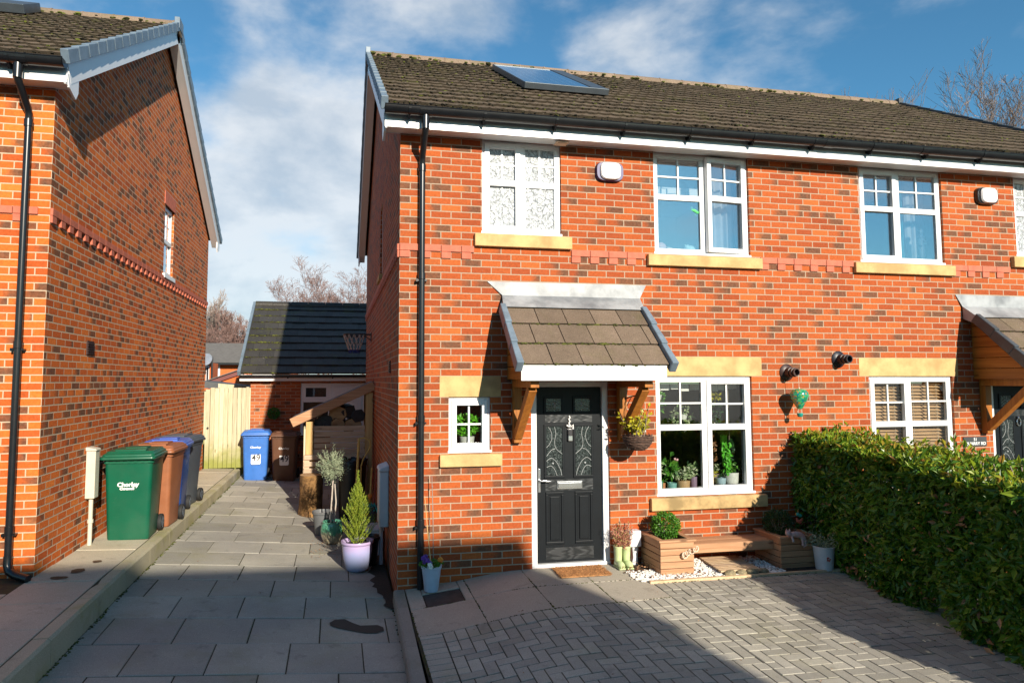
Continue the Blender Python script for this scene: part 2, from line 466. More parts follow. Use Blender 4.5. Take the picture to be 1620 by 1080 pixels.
M['ply_blue_lid'] = plain('blue_lid_plastic', (.06,.14,.52), .35, .1, 3, .02, 200)
M['ply_grey'] = plain('grey_bin_plastic', (.07,.085,.105), .42, .1, 3, .02, 200, scuff=.15)
M['ply_blue2'] = plain('bright_blue_bin_plastic', (.04,.16,.52), .42, .10, 5, .04, 45, scuff=.15)
M['ply_brown2'] = plain('dark_brown_bin_plastic', (.12,.050,.024), .45, .12, 5, .04, 45, scuff=.18)
M['door_flat'] = plain('black_door_face', (.006,.008,.0105), .42, .12, 9, .06, 60, spec=.22)
M['frost'] = plain('frosted_band', (.20,.22,.22), .3, .3, 60, .3, 90)
M['rubber'] = plain('tyre_rubber', (.018,.018,.018), .75, .2, 9)
M['label_white'] = plain('white_print', (.82,.82,.80), .5, .02, 5)
M['ink'] = plain('black_print', (.015,.015,.02), .6, .1, 5)
M['meter'] = plain('meter_box_cream', (.60,.55,.44), .5, .06, 5)
M['meter_w'] = plain('meter_box_white', (.66,.67,.70), .45, .04, 5)
M['flue_b'] = plain('brown_flue', (.045,.022,.018), .4, .2, 8)
M['flue_k'] = plain('black_flue', (.012,.012,.02), .4, .2, 8)
M['navy'] = plain('navy_alarm_base', (.02,.015,.12), .4, .1, 5)
M['wicker'] = plain('wicker', (.09,.05,.035), .8, .4, 40, .8, 130, isl=.3)
M['coir'] = plain('coir_mat', (.44,.21,.08), .95, .35, 40, 1., 220, isl=.35)

M['slate_sign'] = plain('slate_sign', (.045,.05,.055), .5, .1, 8)
M['galv_white'] = plain('white_enamel', (.62,.63,.65), .4, .08, 7, .05, 20)
M['pale_blue'] = plain('pale_blue_plastic', (.46,.54,.66), .45, .08, 7)
M['boot'] = plain('pale_green_boot', (.50,.58,.30), .35, .12, 8, coat=.3)
M['grey_pl'] = plain('grey_plastic_tub', (.12,.125,.13), .5, .1, 7)
M['black_sack'] = plain('black_dustbin', (.006,.006,.008), .35, .2, 7, .1, 10)
M['tool_wood'] = plain('ash_handle', (.58,.38,.10), .5, .15, 14)
M['tool_red'] = plain('red_metal', (.30,.05,.03), .5, .2, 10)
M['net'] = plain('white_net', (.55,.50,.45), .9, .1, 10)
M['net_b'] = plain('blue_net', (.03,.05,.22), .9, .1, 10)
M['cat_white'] = plain('painted_resin', (.68,.60,.58), .45, .35, 22, col2=(.55,.25,.22))
M['rust'] = plain('red_bird_metal', (.45,.10,.06), .5, .2, 12)
M['teal'] = plain('teal_paint', (.02,.30,.25), .4, .2, 12)
M['fl_purple'] = plain('purple_petal', (.14,.04,.28), .6, .3, 30)
M['fl_orange'] = plain('orange_petal', (.70,.22,.02), .6, .2, 30)
M['fl_white'] = plain('white_petal', (.75,.75,.68), .6, .1, 30)
M['heather'] = leafmat('heather_spikes', (.42,.14,.10), (.55,.26,.17), (.35,.36,.09), .7, .15)
M['laurel'] = leafmat('laurel_leaves', (.035,.10,.008), (.095,.205,.016), (.24,.33,.035), .33, .30, .45)
M['laurel_new'] = leafmat('laurel_new_shoots', (.24,.34,.02), (.36,.40,.03), (.34,.15,.04), .38, .3, .4)
M['conifer'] = leafmat('conifer_sprays', (.13,.20,.018), (.26,.33,.03), (.38,.42,.05), .55, .2)
M['boxleaf'] = leafmat('box_leaves', (.035,.13,.008), (.08,.24,.018), (.15,.34,.03), .4, .2)
M['boxleaf_shade'] = leafmat('shaded_box_leaves', (.015,.04,.008), (.03,.07,.012), (.05,.10,.02), .4, .1)  # darker copy of the box leaves, hedge shade put into the colour
M['sage'] = leafmat('grey_green_needles', (.20,.26,.16), (.36,.42,.27), (.50,.53,.36), .6, .1)
M['sage2'] = leafmat('variegated_leaves', (.10,.15,.08), (.28,.33,.20), (.45,.48,.33), .5, .1)
M['yellowleaf'] = leafmat('yellow_green_leaves', (.35,.34,.02), (.55,.48,.03), (.62,.60,.08), .45, .3)
M['plant_g'] = leafmat('houseplant_leaves', (.04,.14,.02), (.10,.30,.03), (.22,.45,.06), .4, .2)
M['plant_v'] = leafmat('variegated_houseplant', (.20,.32,.12), (.45,.52,.30), (.7,.72,.55), .4, .2)
M['plant_d'] = leafmat('dark_houseplant', (.015,.05,.02), (.03,.09,.03), None, .4, .1)
M['ballgreen'] = leafmat('plastic_topiary', (.01,.10,.01), (.02,.20,.015), (.03,.28,.02), .4, .0)
M['twig'] = plain('bare_twigs', (.30,.23,.19), .9, .2, 4)
M['twig_red'] = plain('birch_twigs', (.21,.125,.105), .9, .2, 4)
M['twig_pale'] = plain('sunlit_bark', (.46,.40,.34), .9, .25, 4)
M['farbrick'] = plain('far_orange_brick', (.62,.14,.035), .9, .1, 8)
M['farroof'] = plain('far_grey_roof', (.15,.135,.12), .9, .15, 6)
M['maroon'] = plain('maroon_board', (.16,.045,.04), .6, .1, 6)
M['felt'] = plain('shed_felt', (.10,.105,.11), .8, .2, 6)
M['rope'] = plain('rope', (.62,.52,.40), .9, .2, 30)

def mk_door():
    g = G('black_composite_door')
    v = g.scalev(g.obj(), (5, 5, 22))
    w = g.n('ShaderNodeTexWave', {'Scale': .8, 'Distortion': 14., 'Detail': 3., 'Detail Scale': 1.2}); g.lk.new(g.scalev(g.obj(), (3.0, 1, 9)), w.inputs['Vector'])
    g.base(g.mix(w.outputs['Fac'], (.010,.012,.014), (.036,.038,.041))); g.rough(.36)
    g.bump(w.outputs['Fac'], .5, .003)
    return g.m
M['door_blk'] = mk_door()

def mk_obscure():
    g = G('obscure_leaf_glass')
    vo = g.n('ShaderNodeTexVoronoi', {'Scale': 12., 'Randomness': 1.}, feature='DISTANCE_TO_EDGE')
    g.lk.new(g.scalev(g.pos(), (1, 1, .7)), vo.inputs['Vector'])
    nz = g.noise(11, 2, .45, g.pos(), 4.5)
    h = g.ma('ADD', g.sstep(vo.outputs['Distance'], 0., .18), nz)
    c = g.ramp(nz, [(.36,(.26,.27,.28)),(.5,(.42,.44,.46)),(.66,(.62,.64,.66))])
    g.base(c); g.rough(.12); g.bump(h, .9, .01)
    return g.m
M['obscure'] = mk_obscure()

def mk_leaded():
    g = G('decorative_door_glass')
    nz = g.noise(60, 3, .6, g.pos())
    g.base(g.ramp(nz, [(.38,(.008,.010,.011)),(.6,(.04,.05,.05)),(.78,(.20,.22,.22))])); g.rough(.12); g.bump(nz, .5, .004)
    return g.m
M['door_glass'] = mk_leaded()

def mk_lilac():
    g = G('lilac_glaze')
    z = g.n('ShaderNodeSeparateXYZ'); g.lk.new(g.obj(), z.inputs[0])
    f = g.ma('ADD', g.ma('MULTIPLY', z.outputs[2], 2.6), g.ma('MULTIPLY_ADD', g.noise(7, 4, .6, g.obj()), .5, -.25))
    g.base(g.ramp(f, [(.1,(.36,.43,.62)),(.5,(.38,.40,.66)),(.95,(.50,.36,.58))])); g.rough(.22)
    g.b.inputs['Coat Weight'].default_value = .4
    return g.m
M['lilac'] = mk_lilac()

def mk_gglaze():
    g = G('green_glaze')
    z = g.n('ShaderNodeSeparateXYZ'); g.lk.new(g.obj(), z.inputs[0])
    f = g.ma('ADD', g.ma('MULTIPLY', z.outputs[2], 3.2), g.ma('MULTIPLY_ADD', g.noise(6, 4, .6, g.obj()), .7, -.35))
    g.base(g.ramp(f, [(.15,(.34,.29,.20)),(.38,(.30,.28,.18)),(.50,(.06,.22,.13)),(.9,(.09,.30,.20))])); g.rough(.2)
    g.b.inputs['Coat Weight'].default_value = .4
    return g.m
M['green_glaze'] = mk_gglaze()

def mk_balloon():
    g = G('painted_glass_balloon')
    vo = g.n('ShaderNodeTexVoronoi', {'Scale': 52.}); g.lk.new(g.obj(), vo.inputs['Vector'])
    sp = g.n('ShaderNodeSeparateColor'); g.lk.new(vo.outputs['Color'], sp.inputs[0])
    g.base(g.ramp(sp.outputs[0], [(0,(.02,.22,.10)),(.35,(.04,.38,.16)),(.55,(.01,.16,.20)),(.7,(.38,.22,.04)),(.85,(.10,.45,.18))], 'CONSTANT')); g.rough(.2)
    g.b.inputs['Coat Weight'].default_value = .6
    return g.m
M['balloon'] = mk_balloon()
# ------------------------------------------------------------------ houses
TAN = .597; CS = 1/sqrt(1+TAN*TAN); SN = TAN*CS
def wall_y(mb, y, x0, x1, z0, z1, holes, dep=.10, mi=None):
    xs = sorted({x0, x1, *[h[0] for h in holes], *[h[1] for h in holes]})
    zs = sorted({z0, z1, *[h[2] for h in holes], *[h[3] for h in holes]})
    for a, b in zip(xs, xs[1:]):
        for c, d in zip(zs, zs[1:]):
            if any(h[0] <= a+1e-6 and h[1] >= b-1e-6 and h[2] <= c+1e-6 and h[3] >= d-1e-6 for h in holes): continue
            mb.quad((a,y,c),(b,y,c),(b,y,d),(a,y,d), mi)
    for a, b, c, d in holes:
        mb.quad((a,y,c),(a,y,d),(a,y+dep,d),(a,y+dep,c), mi); mb.quad((b,y,d),(b,y,c),(b,y+dep,c),(b,y+dep,d), mi)
        mb.quad((a,y,d),(b,y,d),(b,y+dep,d),(a,y+dep,d), mi); mb.quad((b,y,c),(a,y,c),(a,y+dep,c),(b,y+dep,c), mi)
def wall_x(mb, x, sgn, y0, y1, z0, z1, holes, dep=.08):
    ys = sorted({y0, y1, *[h[0] for h in holes], *[h[1] for h in holes]})
    zs = sorted({z0, z1, *[h[2] for h in holes], *[h[3] for h in holes]})
    for a, b in zip(ys, ys[1:]):
        for c, d in zip(zs, zs[1:]):
            if any(h[0] <= a+1e-6 and h[1] >= b-1e-6 and h[2] <= c+1e-6 and h[3] >= d-1e-6 for h in holes): continue
            if sgn > 0: mb.quad((x,a,c),(x,b,c),(x,b,d),(x,a,d))
            else: mb.quad((x,b,c),(x,a,c),(x,a,d),(x,b,d))
    xi = x - sgn*dep
    for a, b, c, d in holes:
        mb.quad((x,a,c),(x,a,d),(xi,a,d),(xi,a,c)); mb.quad((x,b,d),(x,b,c),(xi,b,c),(xi,b,d))
        mb.quad((x,a,d),(x,b,d),(xi,b,d),(xi,a,d)); mb.quad((x,b,c),(x,a,c),(xi,a,c),(xi,b,c))

def tile_slope(mb, x0, x1, ye, ze, tan_, rows, gauge, tw, roll=.010, thick=.026, stag=0., jit=.002, edge=0, gap=.002):
    cs = 1/sqrt(1+tan_*tan_); sn = tan_*cs
    N = Vector((0, -sn, cs)); U = Vector((0, cs, sn))
    for i in range(rows):
        x = x0 - (stag*tw if i % 2 else 0)
        while x < x1 - 1e-4:
            a = max(x, x0); b = min(x+tw, x1); w = b-a
            if w > .01:
                j = rnd(-jit, jit); k2 = rnd(-jit, jit)
                ts = [0, .12, .2, .28, .40, .5, .62, .70, .78, .9, 1.] if roll else [0, 1.]
                hs = [0, 0, 1, 0, 0, 0, 0, 1, 0, 0, .0] if roll else [0, 0]
                if roll: hs = [.0, .25, 1., .25, 0, 0, 0.25, 1., .25, 0, 0]
                lo = []; up = []; fr = []
                o = Vector((0, ye, ze)) + U*(i*gauge)
                for t, h in zip(ts, hs):
                    px = a + gap + (w-2*gap)*t
                    lo.append(o + Vector((px,0,0)) + N*(thick + h*roll + j + t*k2) - U*(.0+abs(j)))
                    up.append(o + Vector((px,0,0)) + U*(gauge+.02) + N*(.004 + h*roll + j))
                    fr.append(o + Vector((px,0,0)) + N*(-.004) - U*.0)
                n = len(ts)
                vs = [tuple(p) for p in lo+up+fr]
                fs = []
                for q in range(n-1):
                    fs.append((q, q+1, n+q+1, n+q))
                fs.append((0, n, 2*n)); fs.append((n-1, 3*n-1, 2*n-1))
                mb.add(vs, fs); b_ = len(mb.v)-len(vs)
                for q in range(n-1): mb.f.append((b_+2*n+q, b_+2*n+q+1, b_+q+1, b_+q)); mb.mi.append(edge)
            x += tw

def moss_rows(mb, x0, x1, ye, ze, tan_, rows, gauge, per_m, rr=(.010,.026), thick=.026, band=.03, dense=False):
    cs = 1/sqrt(1+tan_*tan_); sn = tan_*cs
    N = Vector((0, -sn, cs)); U = Vector((0, cs, sn))
    for i in range(rows):
        n = int((x1-x0)*per_m)
        for _ in range(n):
            x = rnd(x0, x1)
            dens = mnoise.noise(Vector((x*1.1, i*.7, 3.3)))
            if dens < (rnd(-1.1, .25) if dense else rnd(-.7, .35)): continue
            r = rnd(*rr)*(1+max(0, dens))
            p = Vector((x, ye, ze)) + U*(i*gauge - rnd(-.006, band*.5)) + N*(thick*rnd(.1, 1.05))
            mb.ball(p, r, 1, .35, (rnd(1,2.0), .8, .75))

def downpipe(root, x, y, ztop, zbot, yg, shoe=None, joints=()):
    p = MB()
    r = .034
    p.tube([(x, yg, ztop), (x, yg, ztop-.10)], .042, 14)
    p.tube([(x, yg, ztop-.08), (x, yg, ztop-.15), (x, yg+.03, ztop-.19), (x, y-.03, ztop-.36), (x, y, ztop-.41), (x, y, ztop-.52)], r, 14)
    p.tube([(x, y, ztop-.46), (x, y, zbot)], r, 16)
    for z in (ztop-.13, ztop-.50, *joints):
        p.tube([(x, y if z < ztop-.3 else yg, z-.035), (x, y if z < ztop-.3 else yg, z+.035)], r+.007, 16)
    if shoe: p.tube(shoe, [r+.004]*len(shoe), 14)
    dp = p.build('downpipe', M['black_plastic'], root, smooth=True)
    for z in joints:
        c = MB(); c.box(x-.055, x+.055, y-.012, y+.05, z-.055, z-.038); c.box(x-.062, x-.045, y-.02, y+.02, z-.062, z-.032)
        c.build('pipe_clip', M['black_plastic'], dp)
    return dp

def gable_house(root, xa, xb, y0, dz, zb, holes, lside, rside, bm, sm, roof_rows=17):
    """xa..xb gable walls, front at y0; dz lifts the whole above the base design"""
    D = 8.3; yr = y0+D/2
    ze = 4.90+dz                     # soffit / wall head
    w = MB()
    wall_y(w, y0, xa, xb, zb, ze, holes)
    w.quad((xb,y0+D,zb),(xa,y0+D,zb),(xa,y0+D,ze),(xb,y0+D,ze))
    ytop = lambda y: ze + .16 + (min(y-y0, y0+D-y))*TAN     # under the verge
    for x, sgn, hs in ((xa, -1, lside), (xb, 1, rside)):
        wall_x(w, x, sgn, y0, y0+D, zb, ze, hs)
        w.poly([(x,y0,ze),(x,y0+D,ze),(x,y0+D,ze+.16),(x,yr,ytop(yr)),(x,y0,ze+.16)][::sgn])
    w.build('wall', bm, root)
    # dentil string course
    zt = 3.675+dz
    def band(axis, c, a0, a1, sgn, pr):
        s = MB(); a = a0
        n = int(round((a1-a0)/.225))
        for i in range(n):
            p0 = a0+i*.225; p1 = min(p0+.225, a1)
            lo, hi = (c-pr, c+.02) if sgn < 0 else (c-.02, c+pr)
            m = .0025
            if axis == 'y': s.box(p0+m, p1-m, lo, hi, zt-.0725, zt)
            else: s.box(lo, hi, p0+m, p1-m, zt-.0725, zt)
            q1 = p0+.112
            if axis == 'y': s.box(p0+m, q1-m, lo+.002, hi, zt-.147, zt-.0745)
            else: s.box(lo+.002 if sgn < 0 else lo, hi if sgn < 0 else hi-.002, p0+m, q1-m, zt-.147, zt-.0745)
        s.build('string_course', M['brick_s'], root, bevel=.003, seg=1)
    spans = []
    x = xa
    for a, b in sorted(STR_GAPS.get(root.name.split('.')[0], [])) + [(xb, xb)]:
        if a > x: spans.append((x, a))
        x = b
    for a, b in spans: band('y', y0, a, b, -1, .02)
    if lside is not None: band('x', xa, y0+.001, y0+D, -1, .026)
    band('x', xb, y0+.001, y0+D, 1, .026)
    # roof
    oh = .215; ye = y0-.305; zt0 = 5.095+dz
    rf = MB()
    tile_slope(rf, xa-oh+.03, xb+oh-.03, ye, zt0, TAN, roof_rows, .304, .30, thick=.030, edge=1, roll=.008)
    # rear slope as a sheet, plus an under-sheet
    zr = zt0 + (yr-ye)*TAN
    rf.quad((xb+oh,2*yr-ye,zt0),(xa-oh,2*yr-ye,zt0),(xa-oh,yr,zr+.01),(xb+oh,yr,zr+.01))
    rf.quad((xa-oh+.03,ye+.02,zt0-.012),(xb+oh-.03,ye+.02,zt0-.012),(xb+oh-.03,yr,zr-.02),(xa-oh+.03,yr,zr-.02))
    roof = rf.build('roof', [M['tile'], M['tile_edge']], root)
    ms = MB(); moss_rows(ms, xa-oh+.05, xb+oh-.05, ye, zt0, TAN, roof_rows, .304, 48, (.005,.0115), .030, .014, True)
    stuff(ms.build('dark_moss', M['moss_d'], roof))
    ms = MB(); moss_rows(ms, xa-oh+.05, xb+oh-.05, ye, zt0, TAN, roof_rows, .304, 4, (.006, .015), .030)
    for _ in range(int((xb-xa)*14)):
        ms.ball((rnd(xa-oh, xb+oh), yr-rnd(.08,.16), zr-rnd(.02,.05)), rnd(.012,.035), 1, .3, (1.6,1,.7))
    stuff(ms.build('green_moss', M['moss'], roof))
    # ridge tiles
    rg = MB(); x = xa-oh
    while x < xb+oh-.05:
        e = min(x+.445, xb+oh)
        h = rnd(-.004,.004)
        rg.tube([(x,yr,zr-.055+h),(e,yr,zr-.055+h)], .125, 12)
        rg.tube([(e-.012,yr,zr-.055+h),(e+.012,yr,zr-.055+h)], .131, 12)
        x += .45
    rg.build('ridge_tiles', M['ridge'], roof, smooth=True)
    # verges, barge boards
    for x, sg in ((xa-oh, -1), (xb+oh, 1)):
        v = MB(); L = (yr-ye)/CS; n = int(L/.306)
        for side in (1, -1):
            U = Vector((0, CS*side, SN)); N = Vector((0, -SN*side, CS))
            o = Vector((x-sg*.02, ye if side > 0 else 2*yr-ye, zt0))
            for k in range(n+1):
                p = o + U*(k*.306-.03) + N*.004; q = o + U*min((k+1)*.306+.02, L+.02) - N*.006
                v.beam(p, q, .075, .135, N, w2=.06, h2=.125)
        # ridge end cap
        v.box(x-sg*.02-.04, x-sg*.02+.04, yr-.14, yr+.14, zr-.10, zr+.085)
        v.build('verge', M['verge'] if (x < 0) else M['verge_d'], root, bevel=.006)
        b = MB()
        for side in (1, -1):
            U = Vector((0, CS*side, SN)); N = Vector((0, -SN*side, CS))
            o = Vector((x-sg*.032, ye+.03 if side > 0 else 2*yr-ye-.03, zt0))
            b.beam(o - N*.15 - U*.0, o + U*((yr-ye-.03)/CS) - N*.15, .022, .19, N)
            o2 = Vector((x-sg*.10, ye+.06 if side > 0 else 2*yr-ye-.06, zt0))
            b.beam(o2 - N*.22, o2 + U*((yr-ye-.06)/CS) - N*.22, .13, .014, N)
        b.build('bargeboard', M['white'], root)
        # boxed end of the eaves, front and back
        for side in (1, -1):
            e = MB()
            yy = lambda y: y if side > 0 else 2*yr-y
            pts = [(x-sg*.035, yy(ye+.07), ze-.045), (x-sg*.035, yy(y0+.02), ze-.045+.0), (x-sg*.035, yy(y0+.02), ze+.16), (x-sg*.035, yy(ye+.07), ze+.10)]
            e.prism(pts, (-sg*.02, 0, 0))
            e.prism([(x-sg*.045, yy(ye+.068), ze+.06), (x-sg*.045, yy(ye+.12), ze-.06), (x-sg*.045, yy(y0-.01), ze-.115), (x-sg*.045, yy(y0+.05), ze-.03), (x-sg*.045, yy(y0+.05), ze+.1)], (sg*.022, 0, 0))
            e.build('eaves_end', M['white'], root)
    f = MB()
    f.box(xa-oh+.03, xb+oh-.03, ye+.062, ye+.084, ze-.035, zt0-.02)
    f.build('fascia', M['white'], root)
    so = MB(); so.box(xa-oh+.04, xb+oh-.04, ye+.086, y0+.012, ze-.012, ze)
    sof = so.build('soffit', M['white'], root)
    vt = MB(); xx = xa-oh+.1
    while xx < xb+oh-.1:
        vt.box(xx, xx+.010, ye+.092, ye+.104, ze-.0145, ze-.0125); xx += .02
    vt.build('soffit_vent', M['dark_iron'], sof)
    # gutter
    gy = ye-.018; gz = zt0-.050; R = .074
    pts = [(0, gy+R*cos(a), gz+R*sin(a)) for a in [pi+pi*i/10 for i in range(11)]]
    inn = [(0, gy+(R-.006)*cos(a), gz+(R-.006)*sin(a)) for a in [2*pi-pi*i/10 for i in range(11)]]
    gm = MB(); gm.prism([(xa-oh+.02, p[1], p[2]) for p in pts+inn], (xb-xa+2*oh-.04, 0, 0))
    for x in (xa-oh+.02, xb+oh-.03):
        gm.prism([(x, p[1], p[2]) for p in pts], (.01, 0, 0))
    gm.tube([(xa-oh+.02, gy-R, gz+.003), (xb+oh-.02, gy-R, gz+.003)], .006, 6)
    gut = gm.build('gutter', M['black_plastic'], root, smooth=True)
    x = xa+.05
    while x < xb:
        c = MB(); RR = R+.006
        arc = [(gy+RR*cos(a), gz+RR*sin(a)) for a in [pi*1.02+pi*.96*i/10 for i in range(11)]]
        arc2 = [(gy+(RR-.005)*cos(a), gz+(RR-.005)*sin(a)) for a in [pi*1.98-pi*.96*i/10 for i in range(11)]]
        c.prism([(x, a, b) for a, b in arc+arc2], (.028, 0, 0))
        c.box(x+.004, x+.024, gy+R-.004, gy+R+.006, gz-.085, gz-.01)
        c.prism([(x+.002, gy-.02, gz-R-.006), (x+.002, gy+.02, gz-R-.045), (x+.002, gy+.062, gz-R-.03), (x+.002, gy+.062, gz-.055), (x+.002, gy+.03, gz-R+.004)], (.022, 0, 0))
        c.build('gutter_bracket', M['black_plastic'], gut)
        x += .80
    for x in GUT_UNIONS.get(root.name.split('.')[0], []):
        c = MB(); RR = R+.005
        arc = [(x, gy+RR*cos(a), gz+RR*sin(a)) for a in [pi*1.03+pi*.95*i/10 for i in range(11)]]
        arc2 = [(x, gy+(RR-.005)*cos(a), gz+(RR-.005)*sin(a)) for a in [pi*1.98-pi*.95*i/10 for i in range(11)]]
        c.prism(arc+arc2, (.13, 0, 0)); c.build('gutter_union', M['black_plastic'], gut)
    return dict(ye=ye, zt0=zt0, yr=yr, zr=zr, ze=ze, gy=gy, gz=gz)

STR_GAPS = {'semi_detached_house': [(.82,1.94),(2.865,4.335),(5.625,7.095),(8.02,9.14)], 'brick_house': []}
GUT_UNIONS = {'semi_detached_house': [.17, 5.0, 6.35], 'brick_house': [-3.7]}

def window(root, x0, x1, z0, z1, yf, lights, glass, tr=.44, sill=None, open_k=None, M4=None, drip=True, only=None):
    """lights: list of (a,b,kind) in fractions of the width; kind 'f' fixed or 's' sash"""
    F = .052; d = .06
    fm = MB(); fm.M = M4
    fm.box(x0, x0+F, yf, yf+d, z0, z1); fm.box(x1-F, x1, yf, yf+d, z0, z1)
    fm.box(x0+F, x1-F, yf, yf+d, z0, z0+F+.01); fm.box(x0+F, x1-F, yf, yf+d, z1-F, z1)
    W = x1-x0
    for a, b, k in lights[:-1]:
        xm = x0+W*b; fm.box(xm-.032, xm+.032, yf+.002, yf+d, z0+F, z1-F)
    if drip: fm.box(x0-.01, x1+.01, yf-.035, yf+.0, z0-.0, z0+.028)
    wo = fm.build('window', M['white'], root, bevel=.004)
    for i, (a, b, k) in enumerate(lights):
        a0 = x0+W*a + (F if i == 0 else .032); b0 = x0+W*b - (F if i == len(lights)-1 else .032)
        c0, c1 = z0+F+.01, z1-F
        RM = M4
        if k == 'o':
            h = Matrix.Translation((b0, yf, 0)) @ Matrix.Rotation(radians(5.5), 4, 'Z') @ Matrix.Translation((-b0, -yf, 0))
            RM = h if M4 is None else M4 @ h
        if k in 'so':
            sm = MB(); sm.M = RM; S = .056; ys = yf-.016
            e = .018
            sm.box(a0-e, a0-e+S, ys, yf+.04, c0-e, c1+e); sm.box(b0+e-S, b0+e, ys, yf+.04, c0-e, c1+e)
            sm.box(a0-e+S, b0+e-S, ys, yf+.04, c0-e, c0-e+S); sm.box(a0-e+S, b0+e-S, ys, yf+.04, c1+e-S, c1+e)
            a1, b1, d0, d1 = a0-e+S, b0+e-S, c0-e+S, c1+e-S
        else:
            sm = MB(); sm.M = RM; ys = yf+.006; S = .016
            sm.box(a0, a0+S, ys, yf+.05, c0, c1); sm.box(b0-S, b0, ys, yf+.05, c0, c1)
            sm.box(a0+S, b0-S, ys, yf+.05, c0, c0+S); sm.box(a0+S, b0-S, ys, yf+.05, c1-S, c1)
            a1, b1, d0, d1 = a0+S, b0-S, c0+S, c1-S
        yg = yf+.028
        if tr:
            zt = c1-(c1-c0)*tr
            sm.box(a1, b1, ys+.003, yf+.045, zt-.034, zt+.034)
            regs = [(d0, zt-.034, False), (zt+.034, d1, True)]
        else: regs = [(d0, d1, True)]
        if k in 'so':
            # trickle vent
            if tr: sm.box(a1+.06, b1-.06, ys-.008, ys, d1+.012, d1+.028)
        so = sm.build('sash', M['white'], wo, bevel=.004)
        for za, zb_, bars in regs:
            p = MB(); p.M = RM
            p.box(a1-.005, b1+.005, yg, yg+.006, za-.005, zb_+.005)
            gmat = glass
            p.build('pane', gmat, wo)
            if bars:
                g = MB(); g.M = RM; xm = (a1+b1)/2; zm = (za+zb_)/2
                g.box(xm-.0095, xm+.0095, yg-.012, yg+.012, za, zb_)
                g.box(a1, xm-.0095, yg-.0115, yg+.0115, zm-.0095, zm+.0095); g.box(xm+.0095, b1, yg-.0115, yg+.0115, zm-.0095, zm+.0095)
                g.build('glazing_bar', M['white'], wo)
    if sill:
        s = MB(); s.M = M4
        sx0, sx1, sz0, sz1, pr = sill
        s.prism([(sx0, yf+.03, sz0), (sx0, -pr, sz0), (sx0, -pr, sz1-.012), (sx0, yf+.03, sz1)], (sx1-sx0, 0, 0))
        s.build('sill', M['stone_old'] if sz0 < 1.2 and sx1-sx0 > 1 else M['stone'], wo, bevel=.006)
    return wo

MIR = Matrix.Translation((9.96,0,0)) @ Matrix.Diagonal((-1,1,1,1))

def porch(root, M4):
    pc = MB(); pc.M = M4
    # fascia board and boarded ceiling form the body
    pc.box(1.12, 2.66, -.835, -.812, 2.20, 2.352)
    body = pc.build('porch_canopy', M['white_wood'], root, bevel=.003)
    pc = MB(); pc.M = M4
    tile_slope(pc, 1.13, 2.70, -.83, 2.352, .95, 3, .318, .315, roll=0, thick=.024, stag=.35, gap=.0045, edge=1)
    pc.quad((1.12,-.83,2.345),(2.70,-.83,2.345),(2.70,-.0,3.125),(1.12,-.0,3.125))
    pc.build('porch_tiles', [M['tile_p'], M['tile_edge']], body)
    mo = MB(); mo.M = M4; moss_rows(mo, 1.14, 2.68, -.83, 2.352, .95, 3, .318, 90, (.006,.015), .018, .012)
    stuff(mo.build('porch_moss', M['moss'], body))
    for x in (1.095, 2.725):
        v = MB(); v.M = M4
        cs = 1/sqrt(1+.95**2); U = Vector((0,cs,.95*cs)); N = Vector((0,-.95*cs,cs)); o = Vector((x, -.86, 2.325))
        for k in range(3):
            v.beam(o+U*(k*.318)+N*.012, o+U*((k+1)*.318+.012)-N*.002, .075, .13, N, w2=.062, h2=.12)
        v.build('porch_verge', M['verge'] if M4 is None else M['verge_d'], body, bevel=.01)  # mirrored porch caps coloured dark to stand for their shaded side
    ld = MB(); ld.M = M4
    def strip(a, b):
        n = 1
        for i in range(n):
            t0, t1 = i/n, (i+1)/n
            q = [Vector(a[0]).lerp(Vector(a[1]), t0), Vector(a[0]).lerp(Vector(a[1]), t1), Vector(b[0]).lerp(Vector(b[1]), t1), Vector(b[0]).lerp(Vector(b[1]), t0)]
            ld.add([tuple(p) for p in q], [(0,1,2,3)])
    strip([(1.13,-.022,3.14),(2.76,-.022,3.14)], [(.965,-.008,3.29),(2.845,-.008,3.295)])
    strip([(1.10,-.205,2.995),(2.735,-.205,2.99)], [(1.13,-.022,3.14),(2.76,-.022,3.14)])
    ld.quad((1.10,-.205,2.995),(1.13,-.022,3.14),(1.125,-.015,2.98),(1.10,-.19,2.90)); ld.quad((2.735,-.205,2.99),(2.735,-.19,2.90),(2.75,-.015,2.98),(2.76,-.022,3.14))
    lo = ld.build('lead_flashing', M['lead'], body)
    sd = lo.modifiers.new('thick', 'SOLIDIFY'); sd.thickness = .004
    for x in (1.19, 2.60):
        ck = MB(); ck.M = M4
        for i in range(6):
            za = 2.215+i*.135; zb = za+.128
            ya = -.80 + (za-2.2)/.95*1.0; yb = -.80 + (zb-2.2)/.95
            if ya > -.03: break
            ck.prism([(x,0,za),(x,ya,za),(x,min(yb,-.001),zb),(x,0,zb)], (.02,0,0))
        ck.build('porch_cheek', M['porch_wood'], body, bevel=.003)
    c = MB(); c.M = M4; c.box(1.215, 2.595, -.81, -.002, 2.222, 2.24); c.build('porch_ceiling', M['porch_wood'], body)
    for x in (1.285, 2.505):
        b = MB(); b.M = M4
        b.box(x-.044, x+.044, -.088, -.002, 1.53, 2.128)
        b.box(x-.0442, x+.0442, -.74, -.002, 2.13, 2.218)
        b.beam((x,-.075,1.60),(x,-.64,2.125), .085, .085, (0,1,1))
        b.build('gallows_bracket', M['porch_wood_z'], body, bevel=.004)
    return body

